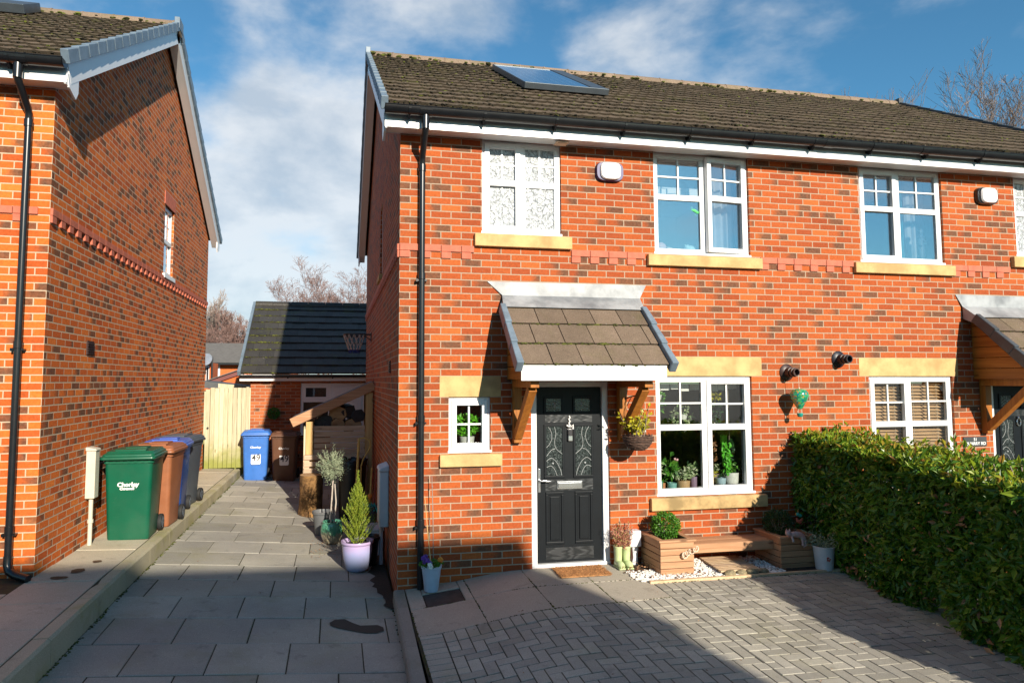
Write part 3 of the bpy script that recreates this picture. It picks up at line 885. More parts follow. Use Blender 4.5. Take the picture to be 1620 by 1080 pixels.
def front_door(root, M4, full=True):
    f = MB(); f.M = M4
    yf = .03
    f.box(1.46,1.53,yf,yf+.07,.20,2.19); f.box(2.30,2.37,yf,yf+.07,.20,2.19); f.box(1.53,2.30,yf,yf+.07,2.13,2.19)
    f.box(1.46,2.37,yf-.02,yf+.07,.165,.20)
    fr = f.build('front_door', M['white'], root, bevel=.004)
    l = MB(); l.M = M4; y = yf+.03
    l.box(1.535, 2.295, y, y+.044, .205, 2.125)
    leaf = l.build('door_leaf', M['door_flat'], fr, bevel=.003)
    for z0_, z1_ in ((1.735,1.815),(.985,1.105),(.235,.365)):
        r_ = MB(); r_.M = M4; r_.box(1.635, 2.19, y-.0025, y, z0_, z1_); r_.build('grained_rail', M['door_blk'], leaf)
    def ring(m, x0,x1,z0,z1,w,yo,h):
        m.box(x0,x1,yo-h,yo,z0,z0+w); m.box(x0,x1,yo-h,yo,z1-w,z1); m.box(x0,x0+w,yo-h,yo,z0+w,z1-w); m.box(x1-w,x1,yo-h,yo,z0+w,z1-w)
    for (x0,x1,z0,z1) in ((1.635,1.835,1.845,2.01),(1.975,2.175,1.845,2.01),(1.635,1.845,1.135,1.70),(1.975,2.185,1.135,1.70)):
        m = MB(); m.M = M4; ring(m, x0-.015, x1+.015, z0-.015, z1+.015, .028, y, .012)
        m.build('glazing_bead', M['door_flat'], leaf, bevel=.004)
        g = MB(); g.M = M4; g.box(x0+.012, x1-.012, y-.005, y-.001, z0+.012, z1-.012)
        pane = g.build('door_pane', M['door_glass'], leaf)
        le = MB(); le.M = M4
        cx = 1.905; mir = 1 if x0 < cx else -1; a = x0+.014 if mir > 0 else x1-.014; W = (x1-x0-.028); H = z1-z0-.03; zz = z0+.015
        P = lambda u, v: (a+mir*u*W, y-.0065, zz+v*H)
        if H > .3:
            curves = [[(.12,1),(.30,.90),(.34,.76),(.18,.64),(0,.58)], [(.52,1),(.60,.86),(.52,.70),(.60,.56),(1,.44)], [(0,.40),(.30,.52),(.55,.55)],
                      [(0,.30),(.30,.36),(.62,.28),(.88,.12),(.96,0)], [(0,.17),(.25,.20),(.48,.14),(.66,0)]]
        else:
            curves = [[(0,.35),(.4,.6),(.75,.62),(1,.55)], [(0,.05),(.35,.3),(.7,.32),(1,.25)], [(.55,0),(.55,1)]]
        for cu in curves:
            pp_ = []
            for i_ in range(len(cu)-1):
                a_, b_, c_, d_ = cu[max(0,i_-1)], cu[i_], cu[i_+1], cu[min(len(cu)-1,i_+2)]
                for q_ in range(5):
                    t = q_/5; pp_.append(tuple(.5*((2*b_[k])+(c_[k]-a_[k])*t+(2*a_[k]-5*b_[k]+4*c_[k]-d_[k])*t*t+(3*b_[k]-a_[k]-3*c_[k]+d_[k])*t**3) for k in (0,1)))
            pp_.append(cu[-1])
            le.tube([P(*q) for q in pp_], .0024, 5)
        if H > .3:
            bd = MB(); bd.M = M4; up_ = [(0,.30),(.15,.345),(.30,.36),(.46,.335),(.62,.28),(.76,.21),(.88,.12),(.96,0)]; lo_ = [(0,.17),(.12,.20),(.25,.20),(.37,.18),(.48,.14),(.55,.09),(.61,.045),(.66,0)]
            for q_ in range(7): bd.quad(*[(lambda p: (p[0], p[1]+.004, p[2]))(P(*z_)) for z_ in (lo_[q_], lo_[q_+1], up_[q_+1], up_[q_])])
            bd.build('frosted_band', M['frost'], pane)
        le.ball(P(.40, .25) if H > .3 else P(.57,.5), .012, 1)
        le.build('leading', M['leading'], pane)
    for x0, x1 in ((1.635,1.845),(1.975,2.185)):
        m = MB(); m.M = M4; ring(m, x0, x1, .40, .97, .03, y, .012)
        m.prism([(x0+.05,y-.002,.45),(x1-.05,y-.002,.45),(x1-.05,y-.002,.92),(x0+.05,y-.002,.92)], (0,-.010,0))
        m.build('door_panel', M['door_flat'], leaf, bevel=.006)
    if full:
        m = MB(); m.box(1.765,2.065,y-.012,y,1.0,1.085); m.box(1.775,2.055,y-.022,y-.012,1.02,1.07); m.build('letter_plate', M['chrome'], leaf, bevel=.004)
        m = MB(); m.box(1.548,1.578,y-.008,y,.97,1.23); m.tube([(1.563,y,1.10),(1.563,y-.05,1.10),(1.60,y-.055,1.10),(1.685,y-.05,1.095)], .010, 8); m.build('door_handle', M['chrome'], leaf, smooth=True, bevel=.003)
        m = MB()
        for k in range(9): m.ball((1.915+.006*sin(k*2), y-.018, 1.80-k*.014), .011, 1)
        m.box(1.895, 1.940, y-.02, y, 1.605, 1.665); m.tube([(1.93,y-.02,1.68),(1.955,y-.022,1.71),(1.955,y-.022,1.66)], .010, 6); m.tube([(1.905,y-.02,1.69),(1.88,y-.022,1.705)], .010, 6)
        m.build('door_knocker', M['white_wood'], leaf, smooth=True)
        m = MB(); m.box(1.893,1.953,y-.03,y,1.525,1.66); m.build('key_safe', M['chrome'], leaf, bevel=.008)
        m = MB(); m.box(1.903,1.943,y-.036,y-.03,1.585,1.655); m.tube([(1.905,y-.02,1.655),(1.905,y-.02,1.70),(1.94,y-.02,1.70),(1.94,y-.02,1.655)], .006, 6); m.build('keypad', M['ink'], leaf)
    else:
        m = MB(); m.M = M4; pts = [(1.905+.03*cos(a), y-.015, 1.66+.05*sin(a)) for a in [i*pi/5 for i in range(11)]]
        m.tube(pts, .008, 6); m.ball((1.905,y-.015,1.72), .018, 1); m.build('door_knocker', M['chrome'], leaf, smooth=True)
    return fr

# ---- the semi detached pair
house = thing('semi_detached_house', 'red brick semi detached pair with black front door, tiled porch and solar panel', 'house', (0,0,0))
mx = lambda h: (9.96-h[1], 9.96-h[0], h[2], h[3])
own = [(.91,1.83,3.82,4.893),(2.97,4.21,3.665,4.893),(2.945,4.175,.88,2.25),(.54,1.0,1.42,2.025),(1.46,2.37,.165,2.19)]
holes = own + [mx(h) for h in own]
HG = gable_house(house, 0, 10.17, 0, 0, -.3, holes, [(2.85,3.4,3.78,4.87)], [], M['brick'], M['brick_s'])
YF = .032
window(house, .91, 1.83, 3.825, 4.891, YF, [(0,.5,'s'),(.5,1,'f')], M['obscure'], .45, (.82,1.94,3.675,3.825,.055))
window(house, 2.97, 4.21, 3.67, 4.891, YF, [(0,.53,'f'),(.53,1,'o')], M['glass_up'], .43, (2.865,4.335,3.528,3.668,.055))
window(house, 2.945, 4.175, .885, 2.248, YF, [(0,.52,'f'),(.52,1,'s')], M['glass'], .43, (2.845,4.305,.735,.883,.055))
window(house, .54, 1.0, 1.425, 2.023, YF, [(0,1,'s')], M['glass'], None, (.44,1.12,1.285,1.423,.05))
window(house, .91, 1.83, 3.825, 4.891, YF, [(0,.5,'s'),(.5,1,'f')], M['obscure'], .45, (.82,1.94,3.675,3.825,.055), M4=MIR)
window(house, 2.97, 4.21, 3.67, 4.891, YF, [(0,.53,'f'),(.53,1,'s')], M['glass_up'], .43, (2.865,4.335,3.528,3.668,.055), M4=MIR)
window(house, 2.945, 4.175, .885, 2.248, YF, [(0,.52,'f'),(.52,1,'s')], M['glass'], .43, (2.845,4.305,.735,.883,.055), M4=MIR)
window(house, .54, 1.0, 1.425, 2.023, YF, [(0,1,'s')], M['glass'], None, (.44,1.12,1.285,1.423,.05), M4=MIR)
for M4 in (None, MIR):
    for a, b, c, d in ((2.86,4.31,2.252,2.475),(.44,1.115,2.027,2.25)):
        l = MB(); l.M = M4; l.box(a, b, -.003, .09, c, d); l.build('lintel', M['stone'], house)
porch(house, None); porch(house, MIR)
front_door(house, None); front_door(house, MIR, False)
# inside of the rooms
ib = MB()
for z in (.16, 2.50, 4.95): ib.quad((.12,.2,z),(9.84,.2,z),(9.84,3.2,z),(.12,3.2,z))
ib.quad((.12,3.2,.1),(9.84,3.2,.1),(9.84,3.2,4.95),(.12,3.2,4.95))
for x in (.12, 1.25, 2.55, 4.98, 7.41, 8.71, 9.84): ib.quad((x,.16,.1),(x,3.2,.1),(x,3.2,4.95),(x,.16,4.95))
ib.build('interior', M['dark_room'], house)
downpipe(house, .235, -.052, HG['gz']-.045, .02, HG['gy'], None, (3.32, 1.80, .72))
# side window (towards the drive)
sw = MB()
sw.box(.03,.09,2.85,2.90,3.78,4.87); sw.box(.03,.09,3.35,3.40,3.78,4.87); sw.box(.03,.09,2.90,3.35,3.78,3.84); sw.box(.03,.09,2.90,3.35,4.81,4.87); sw.box(.03,.09,2.90,3.35,4.29,4.34)
swo = sw.build('window', M['white'], house, bevel=.003)
p = MB(); p.box(.055,.061,2.90,3.35,3.84,4.81); p.build('pane', M['glass_up'], swo)
p = MB(); p.box(-.05,.03,2.80,3.45,3.70,3.78); p.build('sill', M['stone'], swo)
# alarm boxes, flues, vents
def alarm(x, z, base, k):
    m = MB()
    pr = [(0.0,.0),(.13,.0),(.155,.012),(.16,.03),(.15,.05)]
    pts = []
    def sup(rx, rz, y):
        return [(x+rx*math.copysign(abs(cos(a))**.55, cos(a)), y, z+rz*math.copysign(abs(sin(a))**.6, sin(a))) for a in [2*pi*i/32 for i in range(32)]]
    def loft(m, rings):
        n = 32; vs = [p for r in rings for p in r]; fs = []
        for i in range(len(rings)-1):
            for q in range(n): fs.append((i*n+q, i*n+(q+1)%n, (i+1)*n+(q+1)%n, (i+1)*n+q))
        fs.append(tuple((len(rings)-1)*n+q for q in range(n))); m.add(vs, fs)
    loft(m, [sup(.165,.112,0), sup(.17,.116,-.012), sup(.160,.108,-.05)])
    b = m.build('alarm_box', base, house, smooth=True)
    m = MB(); loft(m, [sup(.120,.098,-.045), sup(.124,.102,-.065), sup(.114,.094,-.082), sup(.08,.06,-.086)])
    m.build('alarm_cover', M['white'], b, smooth=True)
alarm(2.41, 4.60, M['navy'], 0); alarm(7.66, 4.60, M['black_plastic'], 1)
def flue(x, z, mat):
    m = MB(); m.M = Matrix.Translation((x,0,z)) @ Matrix.Rotation(radians(90), 4, 'X') @ Matrix.Diagonal((.78,.86,.92,1))
    m.lathe([(.118,0),(.12,.01),(.10,.024),(.066,.035),(.062,.09),(.068,.092),(.068,.11),(.058,.112),(.056,.15),(.064,.152),(.064,.168),(.05,.17),(.05,.195),(.055,.197),(.055,.21),(.042,.21),(.040,.15),(.0,.15)], n=28)
    m.build('boiler_flue', mat, house, smooth=True)
flue(4.64, 2.295, M['flue_b']); flue(5.36, 2.455, M['flue_k'])
for (y, z) in ((1.2, 2.37),):
    m = MB(); m.box(-.012,.0,y-.11,y+.11,z-.075,z+.075)
    for k in range(5): m.box(-.02,-.012,y-.10,y+.10,z-.065+k*.028,z-.05+k*.028)
    m.build('air_vent', M['flue_k'], house)
m = MB(); m.box(1.72,1.86,-.20,-.08,4.846,4.857); m.box(1.74,1.84,-.185,-.095,4.840,4.846); m.build('soffit_grille', M['pallet'], house)
# solar panel on the front slope
so = thing if False else None
N = Vector((0,-SN,CS)); U = Vector((0,CS,SN)); o = Vector((1.83, HG['ye'], HG['zt0'])) + U*((1.48-HG['ye'])/CS) + N*.035
def sbox(m, a0, a1, u0, u1, n0, n1):
    vs = []
    for n_ in (n0, n1):
        for (a, u) in ((a0,u0),(a1,u0),(a1,u1),(a0,u1)): vs.append(tuple(o + Vector((a,0,0)) + U*u + N*n_))
    m.add(vs, [(3,2,1,0),(4,5,6,7),(0,1,5,4),(1,2,6,5),(2,3,7,6),(3,0,4,7)])
M['panel_frame'] = plain('panel_frame', (.10,.12,.14), .4, .1, 6, metal=.6)
m = MB(); sbox(m, 0, 1.17, 0, 2.25, .0, .060); sbox(m, -.02, 1.20, -.03, .0, .0, .085); sbox(m, -.02, .0, 0, 2.25, 0, .082); sbox(m, .97, 1.20, 0, 2.25, .060, .082); sbox(m, 0, .97, 2.22, 2.25, .060, .082)
sp = m.build('solar_panel', M['panel_frame'], house, bevel=.006)
def mk_solar():
    g = G('solar_glass'); x = g.n('ShaderNodeSeparateXYZ'); g.lk.new(g.pos(), x.inputs[0])
    f = g.ma('FRACT', g.ma('MULTIPLY', x.outputs[0], 7.6)); st = g.sstep(f, .0, .12)
    g.base(g.mix(st, (.34,.44,.56), (.09,.16,.27))); g.rough(.12); g.b.inputs['Coat Weight'].default_value = 1.  # striped panel colours lightened to hold a painted sky reflection
    return g.m
M['solar'] = mk_solar()
m = MB(); sbox(m, .012, .958, .012, 2.208, .060, .074); m.build('collector_glass', M['solar'], sp)

# ---- the house next door, across the drive
XL = -3.447; YL = .085; DL = .235
nb = thing('brick_house', 'red brick house next door, its gable wall beside the drive and its bins', 'house', (-6.5,YL,0))
LG = gable_house(nb, -9.4, XL, YL, DL, -.3, [], [], [(4.55,5.18,3.95,5.10)], M['brick_l'], M['brick_s'])
downpipe(nb, -3.655, YL-.052, LG['gz']-.045, .52, LG['gy'], [(-3.655,YL-.052,.56),(-3.655,YL-.056,.48),(-3.63,YL-.075,.42),(-3.56,YL-.11,.39),(-3.43,YL-.165,.365)], (2.55, .80))
w = MB(); x = XL-.06
w.box(x-.03,x+.03,4.55,4.61,3.95,5.10); w.box(x-.03,x+.03,5.12,5.18,3.95,5.10); w.box(x-.03,x+.03,4.61,5.12,3.95,4.02); w.box(x-.03,x+.03,4.61,5.12,5.03,5.10); w.box(x-.02,x+.035,4.61,5.12,4.48,4.55)
wo = w.build('window', M['white'], nb, bevel=.004)
p = MB(); p.box(x-.004,x+.004,4.61,5.12,4.02,5.03); p.build('pane', M['glass_up'], wo)
g = MB(); g.box(x-.01,x+.012,4.855,4.875,4.55,5.03); g.box(x-.009,x+.011,4.61,4.855,4.78,4.80); g.box(x-.009,x+.011,4.875,5.12,4.78,4.80); g.build('glazing_bar', M['white'], wo)
p = MB(); p.box(x+.03,XL+.04,4.50,5.23,3.88,3.95); p.build('sill', M['white'], wo, bevel=.005)
p = MB()
for k in range(10): p.box(XL-.05,XL+.012,4.50+k*.074,4.572+k*.074,5.10,5.32)
p.build('lintel', M['brick_s'], nb, bevel=.003)
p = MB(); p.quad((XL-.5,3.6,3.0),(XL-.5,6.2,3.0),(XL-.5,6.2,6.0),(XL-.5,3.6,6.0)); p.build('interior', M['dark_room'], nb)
m = MB(); m.box(XL,XL+.012,1.22,1.44,2.50,2.66)
for k in range(5): m.box(XL+.012,XL+.02,1.23,1.43,2.51+k*.028,2.525+k*.028)
m.build('air_vent', M['flue_b'], nb)
# dark panel edge high on its roof
o = Vector((-6.6, LG['ye'], LG['zt0'])) + U*(3.6/CS) + N*.03
m = MB(); sbox(m, 0, 1.45, 0, .62, 0, .13); m.build('roof_window', M['panel_frame'], nb, bevel=.008)
# ------------------------------------------------------------------ ground, drive, paths
g = MB(); g.quad((-400,-400,-.42),(400,-400,-.42),(400,400,-.42),(-400,400,-.42)); struct(g.build('ground', M['earth']))
g = MB(); g.quad((-60,-17,-.36),(60,-17,-.36),(60,-7.9,-.36),(-60,-7.9,-.36)); struct(g.build('road', M['asphalt']))

def slab_piece(m, poly, zf, th=.05, gap=.003, ch=.004, dz=0):
    # poly: CCW 2d polygon; zf(x,y) height
    cx = sum(p[0] for p in poly)/len(poly); cy = sum(p[1] for p in poly)/len(poly)
    def shrink(k):
        out = []
        n = len(poly)
        for i in range(n):
            p = Vector(poly[i]).to_2d() if False else Vector((poly[i][0], poly[i][1]))
            a = Vector((poly[i-1][0], poly[i-1][1])); b = Vector((poly[(i+1)%n][0], poly[(i+1)%n][1]))
            d1 = (a-p).normalized(); d2 = (b-p).normalized(); bi = d1+d2
            s = d1.x*d2.y - d1.y*d2.x
            if bi.length < 1e-4 or abs(s) < 1e-3: 
                nrm = Vector((-(b-a).y, (b-a).x)).normalized(); out.append(p + nrm*k); continue
            out.append(p + (d1+d2)*(k/abs(s)))
        return out
    o = shrink(gap); i_ = shrink(gap+ch); n = len(poly)
    vs = [(p.x,p.y,zf(p.x,p.y)-th) for p in o] + [(p.x,p.y,zf(p.x,p.y)-ch*.8+dz) for p in o] + [(p.x,p.y,zf(p.x,p.y)+dz) for p in i_]
    fs = []
    for q in range(n):
        r = (q+1) % n
        fs.append((q, r, n+r, n+q)); fs.append((n+q, n+r, 2*n+r, 2*n+q))
    fs.append(tuple(2*n+q for q in range(n)))
    m.add(vs, fs)
def clip(poly, a, b):
    # keep the left side of a->b
    out = []
    def side(p): return (b[0]-a[0])*(p[1]-a[1]) - (b[1]-a[1])*(p[0]-a[0])
    for i in range(len(poly)):
        p, q = poly[i], poly[(i+1) % len(poly)]
        sp, sq = side(p), side(q)
        if sp >= -1e-9: out.append(p)
        if (sp > 1e-9 and sq < -1e-9) or (sp < -1e-9 and sq > 1e-9):
            t = sp/(sp-sq); out.append((p[0]+(q[0]-p[0])*t, p[1]+(q[1]-p[1])*t))
    return out
def clip_to(poly, reg):
    for i in range(len(reg)):
        poly = clip(poly, reg[i], reg[(i+1) % len(reg)])
        if len(poly) < 3: return None
    q = []
    for p in poly:
        if not q or abs(p[0]-q[-1][0])+abs(p[1]-q[-1][1]) > 2e-4: q.append(p)
    if len(q) > 1 and abs(q[0][0]-q[-1][0])+abs(q[0][1]-q[-1][1]) < 2e-4: q.pop()
    poly = q
    if len(poly) < 3: return None
    ar = sum(poly[i][0]*poly[(i+1)%len(poly)][1]-poly[(i+1)%len(poly)][0]*poly[i][1] for i in range(len(poly)))/2
    return poly if ar > 3e-4 else None
def sheet(name, mat, x0, x1, y0, y1, zf, off, nx=8, ny=12):
    m = MB()
    for i in range(nx):
        for j in range(ny):
            a, b = x0+(x1-x0)*i/nx, x0+(x1-x0)*(i+1)/nx; c, d = y0+(y1-y0)*j/ny, y0+(y1-y0)*(j+1)/ny
            m.quad((a,c,zf(a,c)-off),(b,c,zf(b,c)-off),(b,d,zf(b,d)-off),(a,d,zf(a,d)-off))
    return struct(m.build(name, mat))
def rect(x0,x1,y0,y1): return [(x0,y0),(x1,y0),(x1,y1),(x0,y1)]

# drive
sheet('drive_bed', M['joint'], -2.7, -.03, -7.8, 9.2, drive_z, .0065, 4, 34)
m = MB(); reg = rect(-2.70, -.045, -7.8, 9.0)
rowd = .59; y = -7.8+.24; i = 0
while y < 9.0:
    x = -2.70 - (.30 if i % 2 else .02) - .08*(i % 3)
    while x < 0:
        ww = .60 if y < 1.2 else rnd(.56,.64)
        p = clip_to(rect(x, x+ww, y, y+rowd), reg)
        if p: slab_piece(m, p, drive_z, .05, .0048 if y < 1.2 else .0030, .006, rnd(-.004,.003))
        x += ww
    y += rowd; i += 1
struct(m.build('driveway', M['slab']))
# damp patches and moss in the drive
def patch(name, cx, cy, pts, zf, mat, off=.006):
    m = MB(); m.poly([(cx+x, cy+y, zf(cx+x,cy+y)+off) for x, y in pts]); o = m.build(name, mat); return struct(o)
def blob(rx, ry, n=26, seed=0, amp=.25):
    out = []
    for k in range(n):
        a = 2*pi*k/n; r = 1+amp*mnoise.noise(Vector((cos(a)*1.3, sin(a)*1.3, seed)))*1.6
        out.append((rx*r*cos(a), ry*r*sin(a)))
    return out

# path flags beside the neighbour
path_z = lambda x, y: .342 - .035*(x+3.447) - (.006*max(y,0)) + (.012*y if y < 0 else 0)
m = MB(); regf = rect(-3.46, -2.835, -7, 8.6); y = -6.9
while y < 8.6:
    p = clip_to(rect(-3.46, -2.835, y, y+.62), regf)
    if p: slab_piece(m, p, path_z, .06, .003, .005, rnd(-.003,.003))
    y += .62
y = -6.9
while y < -.45:
    p = rect(-4.1, -3.463, y, min(y+.62, -.42)); slab_piece(m, p, path_z, .06, .003, .005, rnd(-.003,.003)); y += .62
struct(m.build('path', M['flag']))
sheet('path_bed', M['joint'], -4.1, -2.80, -7, 8.6, path_z, .008, 2, 32)
m = MB(); y = -7
while y < 8.6:
    L = .915
    a, b = y+.003, min(y+L, 8.6)-.003
    vs = []
    for yy in (a, b):
        zt = path_z(-2.77, yy)-.004 + rnd(-.002,.002); zb = drive_z(-2.7, yy)-.05
        vs += [(-2.827,yy,zb),(-2.827,yy,zt),(-2.722,yy,zt),(-2.702,yy,zt-.022),(-2.698,yy,zb)]
    m.add(vs, [(0,1,6,5),(1,2,7,6),(2,3,8,7),(3,4,9,8),(4,3,2,1,0),(5,6,7,8,9)])
    y += L
struct(m.build('kerb', M['kerb']))
g = MB(); g.quad((-9.4,-3,.30),(-3.46,-3,.30),(-3.46,.08,.30),(-9.4,.08,.30)); struct(g.build('front_garden', M['earth']))
gv = MB()
for _ in range(900):
    r = rnd(.010,.024); x, y = rnd(-4.6,-3.48), rnd(-.42,.07)
    gv.ball((x, y, .30+r*.5), r, 1, .25, (1.2,1,.7))
stuff(gv.build('gravel', M['gravel']), 'loose grey gravel strip under the drainpipe next door', 'gravel')

# edging kerb between the drive and the front court
m = MB(); y = -7.8
while y < -.03:
    a, b = y+.002, min(y+.91, -.02)-.002; vs = []
    for yy in (a, b):
        zt = court_z(.05, yy)+.006; zb = drive_z(0, yy)-.06; s = .018*yy
        vs += [(-.052+s,yy,zb),(-.040+s,yy,zt-.015),(-.022+s,yy,zt),(.070+s,yy,zt),(.074+s,yy,zb)]
    m.add(vs, [(0,1,6,5),(1,2,7,6),(2,3,8,7),(3,4,9,8),(4,3,2,1,0),(5,6,7,8,9)])
    y += .91
struct(m.build('edging_kerb', M['kerb_g']))
# dark strip of soil along the house side
m = MB()
for k in range(150):
    a, b = -.25+k*.058, -.25+(k+1)*.058
    def e(y): return -.10-.12*smooth01(-.1,.5,y)*(1-smooth01(1.2,2.4,y))-.10*mnoise.noise(Vector((y*1.7, 0, 2)))-.08*mnoise.noise(Vector((y*6, 0, 5)))-.03*mnoise.noise(Vector((y*19, 0, 8)))
    m.quad((e(a),a,drive_z(-.1,a)+.009),(-.03,a,drive_z(0,a)+.012),(-.03,b,drive_z(0,b)+.012),(e(b),b,drive_z(-.1,b)+.009))
struct(m.build('soil_strip', M['soil']))

def slab_grid(m, a, b, ya, yb, zf, gap=.0035, ch=.004, n=6):
    a += gap; b -= gap; rows = []
    for i in range(n+1):
        x = a+(b-a)*i/n; y0, y1 = ya(x)+gap, yb(x)-gap
        e = ch if i in (0, n) else 0
        rows.append([(x,y0,zf(x,y0)-.05),(x,y0,zf(x,y0)-ch),(x,y0+ch,zf(x,y0)-e*.5),(x,(y0+y1)/2,zf(x,(y0+y1)/2)-e*.5),(x,y1-ch,zf(x,y1)-e*.5),(x,y1,zf(x,y1)-ch),(x,y1,zf(x,y1)-.05)])
    vs = [p for r in rows for p in r]; k = 7; fs = []
    for i in range(n):
        for j in range(k-1): fs.append((i*k+j, (i+1)*k+j, (i+1)*k+j+1, i*k+j+1))
    fs.append(tuple(range(k))); fs.append(tuple(n*k+j for j in range(k-1,-1,-1)))
    m.add(vs, fs)
# front court: slabs
sheet('court_bed', M['joint'], .06, 5.6, -7.8, -.9, court_z, .0052, 56, 20)
sheet('slab_bed', M['joint'], .06, 2.56, -1.3, .05, court_z, .018, 26, 10)
xs = [.078, .70, 1.33, 1.95, 2.53]
fe = lambda x: -1.235 + (x-.078)*.055      # front edge of the slabs
m = MB()
for a, b in zip(xs, xs[1:]):
    ym = lambda x: -.585 + (x-.078)*.018
    if a < .1:   # slab cut round the drain cover
        slab_piece(m, [(a,ym(a)),(.235,ym(.235)),(.235,-.005),(a,-.005)], court_z, .05, .003, .004)
        slab_piece(m, [(.235,-.215),(.62,-.215),(.62,-.005),(.235,-.005)], court_z, .05, .003, .004)
        slab_piece(m, [(.62,ym(.62)),(b,ym(b)),(b,-.005),(.62,-.005)], court_z, .05, .003, .004)
    else: slab_grid(m, a, b, ym, lambda x: -.002, court_z)
    slab_grid(m, a, b, fe, ym, court_z)
struct(m.build('court_slabs', M['slab_c']))
m = MB(); slab_piece(m, [(.238,-.565),(.617,-.565),(.617,-.218),(.238,-.218)], court_z, .05, .004, .005, -.006)
for k in range(7): m.box(.26+k*.05,.285+k*.05,-.55,-.235,court_z(.43,-.4)-.010,court_z(.43,-.4)-.0045) if False else None
tag(m.build('drain_cover', M['drain']), 'dark square drain cover set in the paving by the drainpipe', 'drain cover')
# block paving, herringbone with soldier courses
m = MB(); a = .1015
sold = []
y = -7.8
while y < fe(.08)-.02:
    y1_ = min(y+a, fe(.08)-.003)
    slab_piece(m, [(.082,y),(.285,y),(.285,y1_),(.082,y1_)], court_z, .05, .0044, .002, rnd(-.0015,.0015)); y += a
x = .288
while x < 2.53:
    b = min(x+a, 2.53)
    slab_piece(m, [(x,fe(x)-.208),(b,fe(b)-.208),(b,fe(b)-.003),(x,fe(x)-.003)], court_z, .05, .0044, .002, rnd(-.0015,.0015)); x += a
x = 2.535
while x < 4.70:
    slab_piece(m, [(x,-.905),(x+a,-.905),(x+a,-.705),(x,-.705)], court_z, .05, .0044, .002, rnd(-.0015,.0015)); x += a
regs = [[(.288,-7.8),(2.53,-7.8),(2.53,fe(2.53)-.211),(.288,fe(.288)-.211)], rect(2.53,5.4,-7.8,-.908)]
for i in range(-2, 56):
    for j in range(-82, 4):
        k = (i+j) % 4
        x0 = .288+i*a; y0 = -.908+j*a
        if k == 0: p = rect(x0, x0+2*a, y0, y0+a)
        elif k == 2: p = rect(x0, x0+a, y0, y0+2*a)
        else: continue
        if y0 < -5.2: continue
        dz = rnd(-.0022,.0022)
        for rg in regs:
            q = clip_to(p, rg)
            if q: slab_piece(m, q, court_z, .05, .0044, .002, dz)
struct(m.build('block_paving', M['paver']))
jm = MB()
def mossline(x0, y0, x1, y1, n, zf, w=.004, r=(.003,.007)):
    for _ in range(n):
        t = random.random(); x = x0+(x1-x0)*t+rnd(-w,w); y = y0+(y1-y0)*t+rnd(-w,w)
        if mnoise.noise(Vector((x*3,y*3,4))) < rnd(-.5,.3): continue
        jm.ball((x,y,zf(x,y)+.001), rnd(*r), 1, .3, (1.3,1.3,.6))
for x in xs[1:-1]: mossline(x, -1.2, x, -.02, 90, court_z)
mossline(.08, -.59, 2.5, -.54, 130, court_z); mossline(.08, -1.24, 2.5, -1.10, 200, court_z, .006)
mossline(2.53, -.70, 4.6, -.70, 260, court_z, .012); mossline(.078, -3.5, .078, -.05, 140, court_z, .006)
mossline(-2.685, -2.5, -2.685, 8.5, 900, drive_z, .016, (.004,.011)); mossline(-.06, -2.5, -.045, 0, 220, drive_z, .02, (.004,.010))
for _ in range(420): x, y = rnd(2.6,4.6), rnd(-2.6,-.72); mossline(round((x-.288)/a)*a+.288, y, round((x-.288)/a)*a+.288, y+.1, 1, court_z, .003, (.0025,.005))
stuff(jm.build('joint_moss', M['moss']), 'small tufts of moss in the paving joints and along the kerbs', 'moss')
# timber edging and pebble bed
tb = MB(); tb.prism([(2.50,-.70,court_z(2.5,-.7)-.03),(2.50,-.66,court_z(2.5,-.7)-.03),(2.50,-.66,court_z(2.5,-.7)+.022),(2.50,-.70,court_z(2.5,-.7)+.022)], (2.3,0,0))
tag(tb.build('timber_edging', M['duck']), 'low timber edging board between white pebbles and block paving', 'edging board')
pb = MB()
for _ in range(2600):
    x = rnd(2.40,4.10); y = rnd(-.65,-.02)
    if x < 2.55 and y > -.45 + (2.55-x)*2: continue
    if x < 2.72 and y > -.30: continue
    r = rnd(.008,.017)
    pb.ball((x, y, court_z(x,y)+.004+r*.4), r, 1, .25, (1.25,1,.75))
stuff(pb.build('white_pebbles', M['pebble']), 'white pebbles spread under the planter bench', 'pebbles')
g = MB(); g.quad((2.53,-.66,court_z(2.6,-.66)+.002),(5.3,-.66,court_z(5,-.66)+.002),(5.3,-.0,court_z(5,0)+.002),(2.53,-.0,court_z(2.6,0)+.002)); struct(g.build('planting_bed', M['soil']))
lv = MB()
def fallen(x, y, z, s=.03):
    d = Vector((rnd(-1,1), rnd(-1,1), rnd(-.2,.5))).normalized(); lv.leaf(Vector((x,y,z)), d, Vector((rnd(-.5,.5),rnd(-.5,.5),1)).normalized(), s*rnd(.7,1.5), s*rnd(.4,.7), .3)
for _ in range(130): x, y = rnd(2.38,2.74), rnd(-.40,-.03); fallen(x, y, court_z(x,y)+rnd(.005,.05))
for _ in range(70): x, y = rnd(2.55,3.2), rnd(-.66,-.5); fallen(x, y, court_z(x,y)+rnd(.005,.03))
for _ in range(150): x, y = rnd(3.75,4.3), rnd(-.6,-.05); fallen(x, y, court_z(x,y)+rnd(.005,.04))
for _ in range(26): x, y = rnd(.5,4.4), rnd(-3.,-.9); fallen(x, y, court_z(x,y)+.012, .018)
for _ in range(90): x, y = rnd(-1.0,-.25)+rnd(-.1,.1), rnd(1.55,2.9); fallen(x, y, drive_z(x,y)+rnd(.010,.02), .022)
for _ in range(14): x, y = rnd(-2.4,-.1), rnd(-1.6,4); fallen(x, y, drive_z(x,y)+.012, .02)
